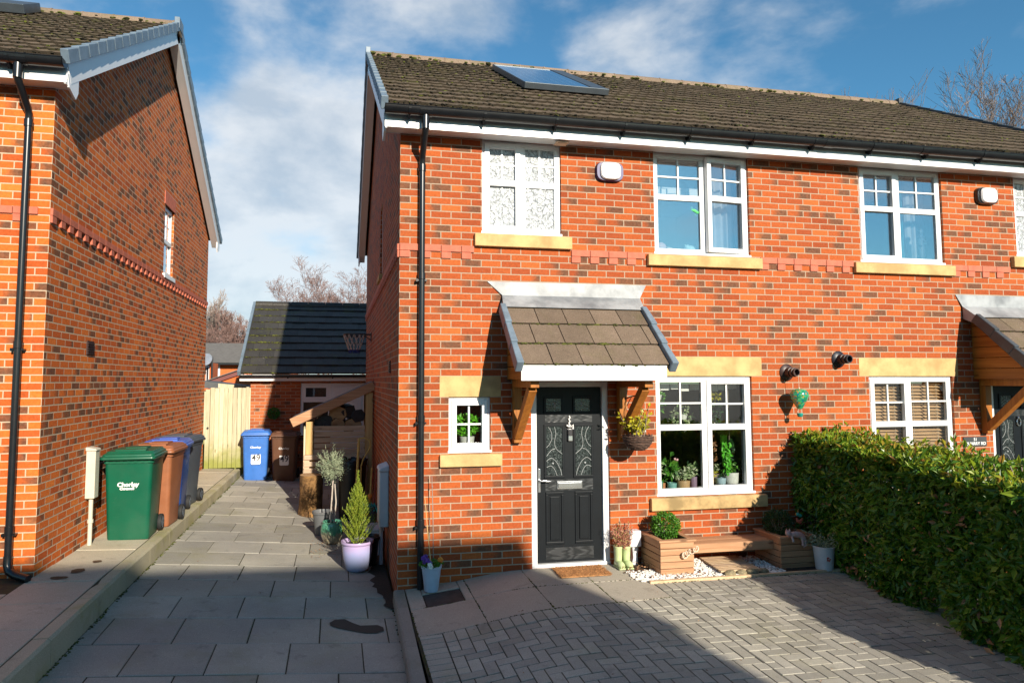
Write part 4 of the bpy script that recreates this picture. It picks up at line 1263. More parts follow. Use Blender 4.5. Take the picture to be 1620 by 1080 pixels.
stuff(lv.build('fallen_leaves', M['brown_leaf']), 'dry brown leaves blown along the foot of the wall', 'fallen leaves')
# damp patches
P1 = [(-.22,.09),(-.17,.16),(-.08,.17),(-.01,.09),(.06,.03),(.14,.035),(.22,.04),(.27,-.01),(.27,-.08),(.20,-.13),(.10,-.13),(.02,-.10),(-.06,-.06),(-.15,-.02),(-.21,.03)]
P1 = [(x, y*1.15) for x, y in P1]
patch('damp_patch', -.46, -.72, P1, drive_z, M['wet'])
M['rustspot'] = plain('rust_stain', (.10,.055,.025), .9, .2, 20)
for x, y, rx, ry in ((-3.06,.62,.045,.05),(-3.13,.26,.06,.085),(-3.21,.02,.08,.05)): patch('rust_stain', x, y, blob(rx, ry, 22, x*9), path_z, M['rustspot'])
g = MB()
for x, y, r in ((-1.03,3.72,.17),(-1.02,4.5,.12)):
    g = MB(); n_ = 36; vs = [(x+q*cos(2*pi*k/n_), y+q*sin(2*pi*k/n_), drive_z(x,y)+h) for q, h in ((r,.002),(r-.012,.009),(r-.03,.009)) for k in range(n_)]
    g.add(vs, [(i*n_+k, i*n_+(k+1)%n_, (i+1)*n_+(k+1)%n_, (i+1)*n_+k) for i in (0,1) for k in range(n_)] + [tuple(2*n_+k for k in range(n_))])
    struct(g.build('round_cover', M['flag']))
# ------------------------------------------------------------------ things on the drive
def wheelie(name, label, cat, loc, rz, body_m, lid_m, group, logo=True, number=False):
    t = thing(name, label, cat, (0,0,0), group)
    # body: lofted rounded rectangles, front towards -y
    def rr(hx, y0, y1, z, r, n=5):
        pts = []
        for cx, cy, a0 in ((hx-r, y1-r, 0), (-hx+r, y1-r, pi/2), (-hx+r, y0+r, pi), (hx-r, y0+r, 1.5*pi)):
            for k in range(n+1):
                a = a0+pi/2*k/n; pts.append((cx+r*cos(a), cy+r*sin(a), z))
        return pts
    def loft(m, rings, cap=True):
        n = len(rings[0]); vs = [p for r in rings for p in r]; fs = []
        for i in range(len(rings)-1):
            for q in range(n): fs.append((i*n+q, i*n+(q+1)%n, (i+1)*n+(q+1)%n, (i+1)*n+q))
        if cap: fs.append(tuple(range(n-1,-1,-1))); fs.append(tuple((len(rings)-1)*n+q for q in range(n)))
        m.add(vs, fs)
    m = MB()
    loft(m, [rr(.225,-.24,.22,.0,.04), rr(.232,-.25,.225,.03,.05), rr(.245,-.275,.26,.40,.05), rr(.262,-.315,.33,.90,.05), rr(.275,-.325,.345,.905,.05), rr(.275,-.325,.345,.965,.05)])
    # ribs and comb lip under the rim
    for k in range(7): m.box(-.24+k*.076, -.21+k*.076, -.332, -.322, .91, .955)
    b = m.build('bin_body', body_m, t, smooth=True, bevel=0)
    m = MB()
    loft(m, [rr(.300,-.372,.36,.950,.05), rr(.306,-.384,.364,.962,.05), rr(.304,-.380,.362,.985,.05), rr(.290,-.352,.355,.992,.05), rr(.285,-.345,.35,1.012,.05), rr(.262,-.30,.33,1.030,.06), rr(.255,-.29,.325,1.044,.06)])
    m.box(-.17,.17,-.24,-.10,1.04,1.062); m.box(-.12,.12,.02,.26,1.04,1.064)
    for s in (-1, 1):
        m.tube([(s*.19,.355,1.0),(s*.19,.43,1.005),(s*.19,.445,.985)], .016, 8)
    m.tube([(-.24,.43,1.0),(.24,.43,1.0)], .016, 10)
    m.build('bin_lid', lid_m, t, smooth=True, bevel=.004)
    for s in (-1, 1):
        w = MB(); w.M = Matrix.Translation((s*.255,.275,.10)) @ Matrix.Rotation(pi/2, 4, 'Y')
        w.lathe([(.0,-.022),(.06,-.022),(.075,-.026),(.095,-.024),(.10,-.014),(.10,.014),(.095,.024),(.075,.026),(.06,.022),(0,.022)], n=26)
        wo = w.build('wheel', M['rubber'], t, smooth=True)
        h = MB(); h.M = w.M; h.lathe([(0,-.029),(.05,-.027),(.05,.027),(0,.029)], n=16)
        for k in range(6):
            a = k*pi/3; h.beam((.02*cos(a),.02*sin(a),.028*s),(.068*cos(a),.068*sin(a),.026*s), .012, .006)
        h.build('wheel_hub', M['ply_grey'], wo, smooth=True)
    ax = MB(); ax.tube([(-.25,.275,.10),(.25,.275,.10)], .011, 8); ax.build('axle', M['steel'], t)
    rx = radians(90) - atan2(.04,.5)
    if logo == 'big':
        text_mesh('lettering', 'Chorley', .068, M['label_white'], b, (-.0,-.3005,.655), (rx,0,0), .0015, .0026, sx=1.05)
        text_mesh('lettering', 'Council', .039, M['label_white'], b, (-.012,-.2965,.608), (rx,0,0), .0015, .0026, sx=1.3)
    elif logo:
        text_mesh('lettering', 'Chorley', .060, M['label_white'], b, (0,-.304,.70), (rx,0,0), .0015, .0015, sx=1.1)
    if number:
        mm = MB(); R = Matrix.Translation((.01,-.2895,.49)) @ Euler((rx-radians(90),0,0)).to_matrix().to_4x4(); mm.M = R
        pts = rr(.098, -.15, .14, 0, .03)
        mm.prism([(p[0],0,p[1]) for p in pts], (0,-.002,0))
        st = mm.build('number_sticker', M['label_white'], b)
        text_mesh('digits', '49', .19, M['ink'], st, (.015,-.2945,.475), (rx,0,0), .001, .002, sx=.95)
        mm = MB(); mm.M = R
        for k in range(5):
            a = k*2*pi/5; mm.ball((.06+.018*cos(a), -.004, .095+.018*sin(a)), .013, 1, 0, (1,.15,1))
        mm.tube([(.05,-.003,.085),(.03,-.003,.07)], .004, 5)
        mm.build('flower_print', M['ink'], st)
    t.location = loc; t.rotation_euler = (0,0,rz)
    return t
gl = 'wheelie bins along the neighbouring wall'; gr_ = 'house bins by the garage'
wheelie('wheelie_bin', 'green council wheelie bin, first of the row beside the cream meter box', 'wheelie bin', (-3.06,1.875,path_z(-3.1,1.8)), radians(1.5), M['ply_green'], M['ply_green'], gl, 'big')
wheelie('wheelie_bin', 'light brown wheelie bin directly behind the green council bin', 'wheelie bin', (-2.985,2.62,path_z(-3,2.5)), radians(-3), M['ply_brown'], M['ply_brown'], gl, False)
wheelie('wheelie_bin', 'dark blue wheelie bin between the light brown and the grey bin', 'wheelie bin', (-3.03,3.38,path_z(-3,3.3)), radians(2), M['ply_blue'], M['ply_blue_lid'], gl, False)
wheelie('wheelie_bin', 'dark grey wheelie bin, last of the row nearest the pale gate', 'wheelie bin', (-3.05,4.16,path_z(-3,4)), radians(-9), M['ply_grey'], M['ply_grey'], gl, False)
wheelie('wheelie_bin', 'bright blue wheelie bin with white number 49 sticker by the gate', 'wheelie bin', (-2.335,8.30,drive_z(-2.3,8)), radians(3), M['ply_blue2'], M['ply_blue2'], gr_, True, True)
wheelie('wheelie_bin', 'dark brown wheelie bin with white number 49 sticker before the garage', 'wheelie bin', (-1.73,8.36,drive_z(-1.7,8)), radians(-2), M['ply_brown2'], M['ply_brown2'], gr_, True, True)

# cream meter box on a post, neighbour's wall
mb_ = thing('meter_box', 'cream meter box on a pipe against the neighbouring wall', 'meter box', (XL,1.42,path_z(-3.4,1.4)))
m = MB(); m.box(XL+.004, XL+.105, 1.34, 1.478, .86, 1.40); m.prism([(XL+.0,1.325,1.40),(XL+.118,1.325,1.40),(XL+.11,1.325,1.422),(XL+.0,1.325,1.445)], (0,.162,0))
m.build('cabinet', M['meter'], mb_, bevel=.008)
m = MB(); m.tube([(XL+.055,1.40,.33),(XL+.055,1.40,.87)], .024, 12); m.tube([(XL+.055,1.40,.58),(XL+.055,1.40,.62)], .033, 12); m.build('pipe', M['meter'], mb_, smooth=True)
# white meter box on our side wall
mb_ = thing('meter_box', 'white meter box on a pipe at the shaded corner behind the lilac pot', 'meter box', (-.06,1.5,-.08))
m = MB(); m.box(-.115,-.002,1.22,1.62,.42,1.09); m.prism([(-.13,1.20,1.09),(-.0,1.20,1.09),(-.0,1.20,1.17),(-.11,1.20,1.13)], (0,.44,0)); m.build('cabinet', M['meter_w'], mb_, bevel=.012)
m = MB(); m.tube([(-.075,1.42,-.09),(-.075,1.42,.44)], .026, 12); m.build('pipe', M['meter_w'], mb_, smooth=True)

# ---------------- leaf clouds
def cloud(m, pts, L, W, outward=None, up=.3, fold=.25, lj=.3):
    for p, n in pts:
        d = (Vector(n)*.7 + rvec()*.8 + Vector((0,0,up))).normalized()
        nn = (rvec()*.8 + Vector((0,0,.6)) + Vector(n)*.5)
        if nn.length < 1e-3: continue
        k = rnd(1-lj, 1+lj)
        m.leaf(Vector(p), d, nn.normalized(), L*k, W*k, fold)
def ball_pts(c, rx, ry, rz, n, lo=.55, bumps=.12, seed=0):
    out = []
    for _ in range(n):
        v = rvec(); k = (lo + (1-lo)*random.random()**.5)*(1+bumps*mnoise.noise(v*2.3+Vector((seed,0,0))))
        out.append((Vector((c[0]+v.x*rx*k, c[1]+v.y*ry*k, c[2]+v.z*rz*k)), v))
    return out

# stump
st = thing('chopping_log', 'upright sawn log with rough brown bark before the wood store', 'log', (-1.04,4.45,drive_z(-1,4.4)))
m = MB(); n = 40; rings = []
for k in range(15):
    z = k/14*.66
    rr_ = [.185*(1+.05*sin(3*a+z*2)+.05*mnoise.noise(Vector((cos(a)*3.2,sin(a)*3.2,z*5)))) for a in [2*pi*q/n for q in range(n)]]
    fl = 1+.10*max(0,.15-z)/.15
    rings.append([(-1.04+r*fl*cos(2*pi*q/n), 4.45+r*fl*sin(2*pi*q/n), drive_z(-1,4.4)+z) for q, r in enumerate(rr_)])
vs = [p for r in rings for p in r]; fs = []
for i in range(14):
    for q in range(n): fs.append((i*n+q, i*n+(q+1)%n, (i+1)*n+(q+1)%n, (i+1)*n+q))
m.add(vs, fs); m.build('bark', M['bark'], st, smooth='all')
m = MB(); m.poly([(x,y,z-.004) for x,y,z in rings[-1]]); m.build('sawn_face', M['logend'], st)

# lilac pot with dwarf conifer
def pot(name, prof, mat, root, c, n=30, soil_r=None, soil_z=None, sx=1, sy=1, bev=0):
    m = MB(); m.lathe(prof, c, n, sx=sx, sy=sy); o = m.build(name, mat, root, smooth=True, angle=50) if False else m.build(name, mat, root, smooth=True)
    if soil_r:
        m = MB(); m.lathe([(0,soil_z+.012),(soil_r*.6,soil_z+.008),(soil_r,soil_z)], c, 20); m.build('soil', M['soil'], root, smooth=True)
    return o
c = (-.375,1.16,drive_z(-.375,1.1)+.006)
t = thing('conifer_pot', 'dwarf conifer in a glazed lilac pot at the corner of the drive', 'potted plant', c)
pot('pot', [(0,0),(.115,0),(.135,.02),(.165,.14),(.178,.24),(.178,.305),(.192,.315),(.197,.33),(.192,.345),(.175,.345),(.168,.33),(.165,.28),(0,.28)], M['lilac'], t, c, 36, .163, .30)
m = MB()
H = .78
for k in range(230):
    z0 = random.random()**.9; a = rnd(0, 2*pi)
    zz = c[2]+.33+z0*H*.78; R = .235*(1-z0)**.75*rnd(.55,1.05)+.015
    p0 = Vector((c[0]+.03*(1-z0)*cos(a), c[1]+.03*(1-z0)*sin(a), zz-.06)); p1 = Vector((c[0]+R*cos(a), c[1]+R*sin(a), zz+.07+R*.35))
    ax = (p1-p0)
    for q in range(26):
        s = q/25; p = p0+ax*s; d = (ax.normalized()*.8 + rvec()*.55 + Vector((0,0,.45))).normalized()
        m.leaf(p, d, rvec(), rnd(.022,.036), .008, .2)
for q in range(120):
    s = random.random(); p = Vector((c[0]+rnd(-.012,.012), c[1]+rnd(-.012,.012), c[2]+.85+s*.30)); m.leaf(p, (Vector((0,0,1))+rvec()*.5).normalized(), rvec(), .035, .008)
m.build('foliage', M['conifer'], t)
# black pot saucer edge behind it
t = thing('black_pot', 'plain black plant pot tucked behind the lilac conifer pot', 'plant pot', (-.22,1.40,-.06))
pot('pot', [(0,0),(.11,0),(.14,.30),(.16,.31),(.16,.34),(.15,.34),(.14,.31),(0,.30)], M['black_plastic'], t, (-.24,1.44,drive_z(-.2,1.4)+.004), 24)
# green glazed pot with lavender standard
c = (-.68,2.50,drive_z(-.68,2.4)+.006)
t = thing('standard_shrub_pot', 'grey-green ball-headed shrub on twin stems in a green glazed pot', 'potted plant', c)
pot('pot', [(0,0),(.09,0),(.115,.02),(.15,.11),(.155,.18),(.142,.25),(.13,.275),(.135,.29),(.128,.295),(.118,.28),(.12,.24),(0,.24)], M['green_glaze'], t, c, 30, .12, .262)
m = MB(); m.tube([(c[0]-.02,c[1],c[2]+.24),(c[0]-.012,c[1],c[2]+.5),(c[0]+.005,c[1],c[2]+.85)], [.013,.011,.009], 7); m.tube([(c[0]+.025,c[1],c[2]+.24),(c[0]+.05,c[1],c[2]+.55),(c[0]+.03,c[1],c[2]+.8)], [.011,.009,.008], 7)
m.build('stem', M['twig_pale'], t, smooth=True)
m = MB()
for k in range(170):
    v = rvec(); a0 = Vector((c[0],c[1],c[2]+.98)); L = rnd(.13,.26)
    if v.z < -.2: L *= .85
    p1 = a0+Vector((v.x*L, v.y*L, v.z*L*1.25+.05))
    for q in range(12):
        p = a0.lerp(p1, .35+.65*q/11); d = (v*.6+rvec()*.8+Vector((0,0,.5))).normalized()
        m.leaf(p, d, rvec(), rnd(.025,.045), .007, .2)
m.build('foliage', M['sage'], t)
# grey bucket
t = thing('grey_bucket', 'dark grey plastic bucket with handle beside the green glazed pot', 'bucket', (-.86,2.98,0))
c = (-.82,3.02,drive_z(-.8,3)+.006)
pot('bucket_body', [(0,0),(.10,0),(.135,.29),(.148,.30),(.15,.335),(.14,.335),(.13,.30),(.095,.02),(0,.02)], M['grey_pl'], t, c, 26)
m = MB(); m.tube([(c[0]-.145,c[1],c[2]+.32),(c[0]-.10,c[1]-.12,c[2]+.33),(c[0],c[1]-.165,c[2]+.335),(c[0]+.10,c[1]-.12,c[2]+.33),(c[0]+.145,c[1],c[2]+.32)], .006, 6); m.build('bucket_handle', M['steel'], t, smooth=True)
# black dustbin, white tub, fork, canes
t = thing('dustbin', 'black plastic dustbin under the shelter of the wood store', 'dustbin', (-.37,4.1,0))
c = (-.38,4.25,drive_z(-.4,4.2)+.004)
pot('bin_body', [(0,0),(.20,0),(.235,.86),(.25,.87),(.25,.93),(.24,.95),(.235,.93),(.225,.88),(0,.86)], M['black_sack'], t, c, 30)
m = MB()
for k in range(40):
    a = 2*pi*k/40; m.box(0,0,0,0,0,0) if False else None
rim = [(c[0]+.245*cos(2*pi*k/40), c[1]+.245*sin(2*pi*k/40), c[2]+.945+.02*sin(k*2.1)+.015*sin(k*5)) for k in range(41)]
m.tube(rim, .018, 6); m.build('bin_liner', M['black_sack'], t, smooth=True)
t = thing('storage_tub', 'white plastic tub against the side wall by the meter box', 'tub', (-.1,2.1,-.08))
m = MB(); x0, x1 = -.235, -.02; m.box(x0,x1,1.85,2.25,-.07,.24); m.build('tub', M['galv_white'], t, bevel=.02)
m = MB(); m.box(x0-.012,x1+.012,1.84,2.26,.24,.275); m.build('tub_lid', M['galv_white'], t, bevel=.01)
t = thing('garden_fork', 'garden tool with long wooden shaft and bent wire handle leaning upright', 'garden tool', (-.3,3.2,-.05))
m = MB(); m.tube([(-.36,3.1,-.02),(-.30,3.3,1.32)], .019, 8); m.build('shaft', M['tool_wood'], t, smooth=True)
hp = [(-.285,3.22,.60),(-.27,3.25,.98)] + [(-.165-.075*cos(a)+.0, 3.3, 1.20+.115*sin(a)) for a in [-.9+i*.35 for i in range(0)]] 
hp = [(-.275,3.22,.55),(-.265,3.25,.92),(-.235,3.27,1.02),(-.15,3.29,1.15),(-.125,3.3,1.23),(-.15,3.3,1.30),(-.22,3.3,1.33),(-.295,3.3,1.325)]
m = MB(); m.tube(hp, .011, 7); m.build('bent_handle', M['tool_wood'], t, smooth=True)
for i, (x, dx, zt, mat, lab) in enumerate(((-.14,.10,.98,M['tool_red'],'red rake shaft leaning on the side wall, nearest the wood store'),(-.17,.06,.90,M['tool_wood'],'slim wooden cane leaning on the side wall among the tools'),(-.20,.12,.80,M['tool_red'],'short red tool shaft leaning on the side wall, lowest of the tools'))):
    t = thing('garden_tool', lab, 'garden tool', (x,2.8+.2*i,-.06), 'tools leaning on the side wall')
    m = MB(); m.tube([(x,2.75+.2*i,-.05),(x+dx,2.95+.2*i,zt)], .013, 7); m.build('shaft', mat, t, smooth=True)
    m = MB(); m.box(x-.05,x+.05,2.72+.2*i,2.76+.2*i,-.07,.10); m.build('tool_head', M['dark_iron'], t, bevel=.01)
t = thing('garden_trug', 'dark flexible garden tub with green gloves and orange tools on top', 'garden tub', (-.2,2.35,-.06))
c = (-.19,2.5,drive_z(-.2,2.4)+.004)
pot('tub', [(0,0),(.10,0),(.13,.50),(.14,.52),(.13,.52),(.12,.48),(0,.47)], M['ply_grey'], t, c, 22)
m = MB()
for k in range(5): m.tube([(c[0]-.05+.03*k,c[1]-.05,c[2]+.46),(c[0]-.06+.035*k,c[1]-.07,c[2]+.56),(c[0]-.07+.05*k,c[1]-.10,c[2]+.52-.02*k)], .014, 6)
m.build('gloves', M['teal'], t, smooth=True)
m = MB(); m.ball((c[0]+.02,c[1]-.06,c[2]+.66), .035, 2); m.tube([(c[0]+.0,c[1]-.02,c[2]+.45),(c[0]+.02,c[1]-.06,c[2]+.66)], .012, 6); m.ball((c[0]-.03,c[1]-.12,c[2]+.42), .04, 2, 0, (1.3,1,.6)); m.build('tool_grip', M['fl_orange'], t, smooth=True)

# ---------------- wood store
Y0, Y1 = 4.74, 5.55
ws = thing('wood_store', 'timber log store with sloping board roof and pallet front by the side wall', 'wood store', (-.65,5.7,0))
m = MB(); m.beam((-1.385,Y0-.02,1.485),(.0,Y0-.02,2.115), .05, .15, (0,0,1)); m.build('roof_edge', M['deck_x'], ws, bevel=.004)
m = MB(); m.beam((-1.37,(Y0+Y1)/2,1.56),(-.02,(Y0+Y1)/2,2.175), Y1-Y0, .03, (0,0,1)); m.build('store_roof', M['felt'], ws)
for x, y, zb, zt, mt in ((-1.085,Y0+.05,.945,1.50,M['post_z']),(-.085,Y0+.05,.0,2.0,M['post_z']),(-1.085,Y1-.05,.05,1.5,M['post_z']),(-.085,Y1-.05,0,2.05,M['post_z'])):
    m = MB(); m.box(x-.06,x+.06,y-.05,y+.05,zb if zb>.5 else drive_z(x,y),zt); m.build('post', mt, ws, bevel=.004)
for k in range(5):
    z = .945+k*.098; m = MB(); m.box(-1.02+rnd(-.01,.01),-.15,Y0+.03,Y0+.052,z+rnd(0,.004),z+.084+rnd(0,.006)); m.build('side_board', M['pallet'], ws, bevel=.003)
m = MB(); m.box(-1.18,-1.15,Y0+.02,Y1,.92,1.42); m.build('end_board', M['gate_wood'], ws)
for k, z in enumerate((.64,.75,.86)):
    m = MB(); m.box(-1.17,-.10,Y0-.03,Y0-.008,z,z+.078); m.build('pallet_slat', M['pallet'], ws, bevel=.003)
for x in (-1.13,-.62,-.16):
    m = MB(); m.box(x-.05,x+.05,Y0-.007,Y0+.02,.06,.93); m.build('pallet_block', M['pallet'], ws)
m = MB(); m.box(-1.17,-.10,Y0+.02,Y1,.92,.94); m.build('pallet_deck', M['pallet'], ws)
spots = [(-.93,.10,.0,'charred dark log end at the left of the wood store'),(-.82,.12,.02,'dark split log standing tilted left of centre in the wood store'),(-.62,.17,.10,'large pale split log on top of the wood pile'),(-.62,.13,-.06,'pale log lying under the largest split log'),(-.36,.14,-.06,'short pale log beside the right post of the store'),(-.42,.13,.16,'dark bark-covered log on top right of the wood pile'),(-.26,.13,.10,'dark log against the right post of the store')]
for i, (x, r, dz, lab) in enumerate(spots):
    t = thing('firewood_log', lab, 'log', (x, Y0+.3, 1.42), 'firewood in the store')
    dark = 'dark' in lab
    R = Matrix.Translation((x, Y0+.12, 1.43+dz+r*.5)) @ Euler((rnd(-.15,.15), rnd(-.5,.5), rnd(-.3,.3))).to_matrix().to_4x4()
    m = MB(); m.M = R
    k = 7 if not dark else 6
    pts = [(r*1.15*cos(2*pi*q/k+i)*rnd(.8,1.1), 0, r*.95*sin(2*pi*q/k+i)*rnd(.75,1.1)) for q in range(k)]
    m.prism(pts, (0,.45,0)); m.build('log_body', M['bark'] if not dark else M['black_sack'], t, bevel=.012)
    m = MB(); m.M = R; m.prism([(p[0]*.93,-.004,p[2]*.93) for p in pts], (0,.003,0)); m.build('cut_face', M['logend'] if not dark else M['dark_iron'], t)

# ---------------- garage
YG = 8.95
ga = thing('brick_garage', 'single storey brick garage with dark tiled roof behind the bins', 'garage', (-1.2,YG,0))
m = MB(); wall_y(m, YG, -2.56, 1.2, -.2, 2.22, [(-1.45,.6,.0,2.14)], .1)
m.quad((-2.56,YG+5.4,-.2),(-2.56,YG,-.2),(-2.56,YG,2.22),(-2.56,YG+5.4,2.22)); m.poly([(-2.56,YG+5.4,2.22),(-2.56,YG,2.22),(-2.56,YG+2.7,4.1)])
m.build('wall', M['brick_g'], ga)
m = MB(); tile_slope(m, -2.76, 1.3, YG-.22, 2.36, .70, 10, .325, .33, roll=0, thick=.028, stag=.5, jit=.004)
m.quad((-2.76,YG-.2,2.35),(1.3,YG-.2,2.35),(1.3,YG+2.44,4.22),(-2.76,YG+2.44,4.22)); m.quad((1.3,YG+5,2.4),(-2.76,YG+5,2.4),(-2.76,YG+2.44,4.22),(1.3,YG+2.44,4.22))
ro = m.build('roof', M['tile_g'], ga)
m = MB(); x = -2.76
while x < 1.3: m.tube([(x,YG+2.44,4.185),(x+.44,YG+2.44,4.185)], .11, 10); x += .45
m.build('ridge_tiles', M['tile_g'], ro, smooth=True)
m = MB(); moss_rows(m, -2.74, -1.9, YG-.22, 2.36, .70, 10, .325, 60, (.008,.02), .024); stuff(m.build('moss', M['moss'], ro))
m = MB(); cs = 1/sqrt(1+.49); UU = Vector((0,cs,.7*cs)); NN = Vector((0,-.7*cs,cs))
for k in range(10): m.beam(Vector((-2.79,YG-.24,2.35))+UU*(k*.325)+NN*.01, Vector((-2.79,YG-.24,2.35))+UU*((k+1)*.325+.02), .07, .12, NN, w2=.06)
m.build('verge', M['verge'], ga, bevel=.006)
m = MB(); m.box(-2.78,1.3,YG-.17,YG-.15,2.19,2.34); m.box(-2.75,1.3,YG-.15,YG-.0,2.20,2.21); m.build('fascia', M['white'], ga)
gy = YG-.225; gz = 2.325; m = MB(); R = .058
m.prism([(-2.77, gy+R*cos(a), gz+R*sin(a)) for a in [pi+pi*i/8 for i in range(9)]] + [(-2.77, gy+(R-.006)*cos(a), gz+(R-.006)*sin(a)) for a in [2*pi-pi*i/8 for i in range(9)]], (4,0,0))
gu = m.build('gutter', M['black_plastic'], ga, smooth=True)
for x in (-1.75,-.75,.2):
    m = MB(); m.prism([(x, gy+(R+.006)*cos(a), gz+(R+.006)*sin(a)) for a in [pi+pi*i/8 for i in range(9)]], (.03,0,0)); m.box(x,x+.03,gy+.05,gy+.06,gz-.08,gz); m.build('gutter_bracket', M['black_plastic'], gu)
# window beside the door
wf = MB(); a, b, c0, d0 = -1.45, -.77, 1.0, 2.14; y = YG+.03
wf.box(a,a+.06,y,y+.05,c0,d0); wf.box(b-.06,b,y,y+.05,c0,d0); wf.box(a+.06,b-.06,y,y+.05,c0,c0+.07); wf.box(a+.06,b-.06,y,y+.05,d0-.06,d0); wf.box(a+.06,b-.06,y-.005,y+.05,1.70,1.77)
wf.box(a+.06,a+.11,y-.008,y+.05,1.77,2.08); wf.box(b-.11,b-.06,y-.008,y+.05,1.77,2.08); wf.box(a+.11,b-.11,y-.008,y+.05,1.77,1.82); wf.box(a+.11,b-.11,y-.008,y+.05,2.03,2.08)
wo = wf.build('window', M['white'], ga, bevel=.004)
p = MB(); p.box(a+.06,b-.06,y+.02,y+.026,1.07,1.70); p.build('pane', M['glass'], wo); p = MB(); p.box(a+.11,b-.11,y+.02,y+.026,1.82,2.03); p.build('pane', M['glass'], wo)
p = MB(); p.box(a-.04,b,YG-.04,YG+.03,.95,.998); p.build('sill', M['white'], wo)
p = MB(); wall_y(p, YG+.035, a, b, .0, .95, []); p.build('panel', M['brick_g'], ga)
d = MB(); d.box(-.77,.6,y,y+.05,.0,2.14); do = d.build('door', M['door_white'], ga)
for x0 in (-.70,-.02):
    d = MB(); d.box(x0,x0+.64,y-.018,y,.12,2.06); dl = d.build('door_leaf', M['door_white'], do, bevel=.006)
    d = MB(); d.box(x0+.09,x0+.55,y-.026,y-.018,1.10,1.95); d.build('door_panel', M['door_white'], dl, bevel=.008)
    for q in (.13,.33):
        p = MB(); p.box(x0+q,x0+q+.14,y-.030,y-.026,1.15,1.62); p.build('pane', M['flue_k'], dl)
d = MB(); d.quad((-1.5,YG+1.2,-.1),(.7,YG+1.2,-.1),(.7,YG+1.2,2.2),(-1.5,YG+1.2,2.2)); d.build('interior', M['dark_room'], ga)
# topiary ball on the garage wall
t = thing('topiary_ball', 'artificial green topiary ball hung on the garage wall', 'ornament', (-2.03,YG-.12,1.46))
m = MB(); cloud(m, ball_pts((-2.03,YG-.14,1.46), .125,.125,.125, 900, .8, .03), .03, .018, up=0); m.build('leaves', M['ballgreen'], t)
m = MB(); m.tube([(-2.03,YG,1.78),(-2.03,YG-.13,1.76),(-2.03,YG-.14,1.58)], .005, 5); m.build('hanging_wire', M['dark_iron'], t)
# gate
gt = thing('garden_gate', 'pale greenish boarded garden gate between house and garage', 'gate', (-3.0,8.58,path_z(-3,8.5)))
zb = path_z(-3,8.5)
m = MB(); xs_ = [-3.445+i*.094 for i in range(11)]
for i, x in enumerate(xs_[1:-0 or None]):
    if x > -2.58: break
    m.box(x+.002,x+.090,8.56,8.58,zb+.02,2.04+rnd(-.006,.006))
m.build('boards', M['gate_wood'], gt, bevel=.003)
for x0, x1 in ((-3.445,-3.355),(-2.60,-2.54)):
    m = MB(); m.box(x0,x1,8.53,8.62,zb,2.01 if x0<-3 else 2.06); m.build('gate_post', M['gate_wood'], gt, bevel=.004)
m = MB(); m.box(-3.35,-2.60,8.581,8.62,.6,.7); m.box(-3.35,-2.60,8.581,8.62,1.7,1.8); m.build('rail', M['gate_wood'], gt)
m = MB(); m.tube([(-3.385,8.525,1.17),(-3.385,8.50,1.17)], .022, 10); m.build('latch', M['dark_iron'], gt)

# basketball ring on the side wall
HY = 6.0
t = thing('basketball_hoop', 'black basketball ring with a torn white and blue net on the side wall', 'basketball hoop', (0,HY,3.1))
m = MB(); rc = (-.325,HY,3.085); R = .21
m.tube([(rc[0]+R*cos(2*pi*k/32), rc[1]+R*sin(2*pi*k/32), rc[2]) for k in range(33)], .011, 7)
m.tube([(-.12,HY-.06,3.085),(0,HY-.06,3.085)], .012, 6); m.tube([(-.12,HY+.06,3.085),(0,HY+.06,3.085)], .012, 6); m.tube([(-.16,HY-.03,3.08),(0,HY-.03,2.97)], .010, 6)
m.box(-.012,0,HY-.10,HY+.10,2.94,3.12); m.build('ring', M['dark_iron'], t, smooth=True)
m = MB()
for k in range(12):
    a = 2*pi*k/12
    for s in (1,-1):
        pts = [(rc[0]+R*(1-.5*q/5)*cos(a+s*q*.13), rc[1]+R*(1-.5*q/5)*sin(a+s*q*.13), rc[2]-.30*q/5) for q in range(6)]; m.tube(pts, .006, 4)
m.build('net', M['net'], t)
m = MB()
for k in range(26): a = rnd(0,2*pi); r = .105*rnd(.7,1.1); m.tube([(rc[0]+r*cos(a),rc[1]+r*sin(a),rc[2]-.29),(rc[0]+r*.9*cos(a+.3),rc[1]+r*.9*sin(a+.3),rc[2]-.36)], .008, 4)
m.build('net_hem', M['net_b'], t)
# ------------------------------------------------------------------ things on the front court
# pansy pot
c = (.335,-.165,court_z(.335,-.165)+.006)
t = thing('pansy_pot', 'pale blue pot of purple and orange pansies with two canes by the drainpipe', 'potted plant', c)
pot('pot', [(0,0),(.068,0),(.072,.01),(.098,.225),(.106,.232),(.108,.262),(.100,.265),(.094,.235),(0,.22)], M['pale_blue'], t, c, 28, .09, .235)
m = MB()
for k in range(240):
    a = rnd(0,2*pi); r = .11*sqrt(random.random()); p = Vector((c[0]+r*cos(a), c[1]+r*sin(a), c[2]+.245+rnd(0,.07)*(1-r/.15)))
    m.leaf(p, (Vector((cos(a)*.7,sin(a)*.7,.7))+rvec()*.5).normalized(), rvec(), .035, .016)
m.build('foliage', M['plant_g'], t)
for mt, ctrs in ((M['fl_purple'],[(-.075,-.05,.31),(-.05,-.075,.325),(-.085,.0,.33),(-.03,-.09,.30),(-.06,.02,.34)]),(M['fl_orange'],[(.095,-.03,.31),(.08,-.06,.325)]),(M['fl_white'],[(-.02,-.105,.265),(-.03,-.10,.285)])):
    for q in ctrs:
        m = MB()
        for k in range(5):
            a = 2*pi*k/5; m.ball((c[0]+q[0]+.014*cos(a), c[1]+q[1]-.004, c[2]+q[2]+.014*sin(a)), .014, 1, .1, (1,.35,1))
        m.build('flower', mt, t)
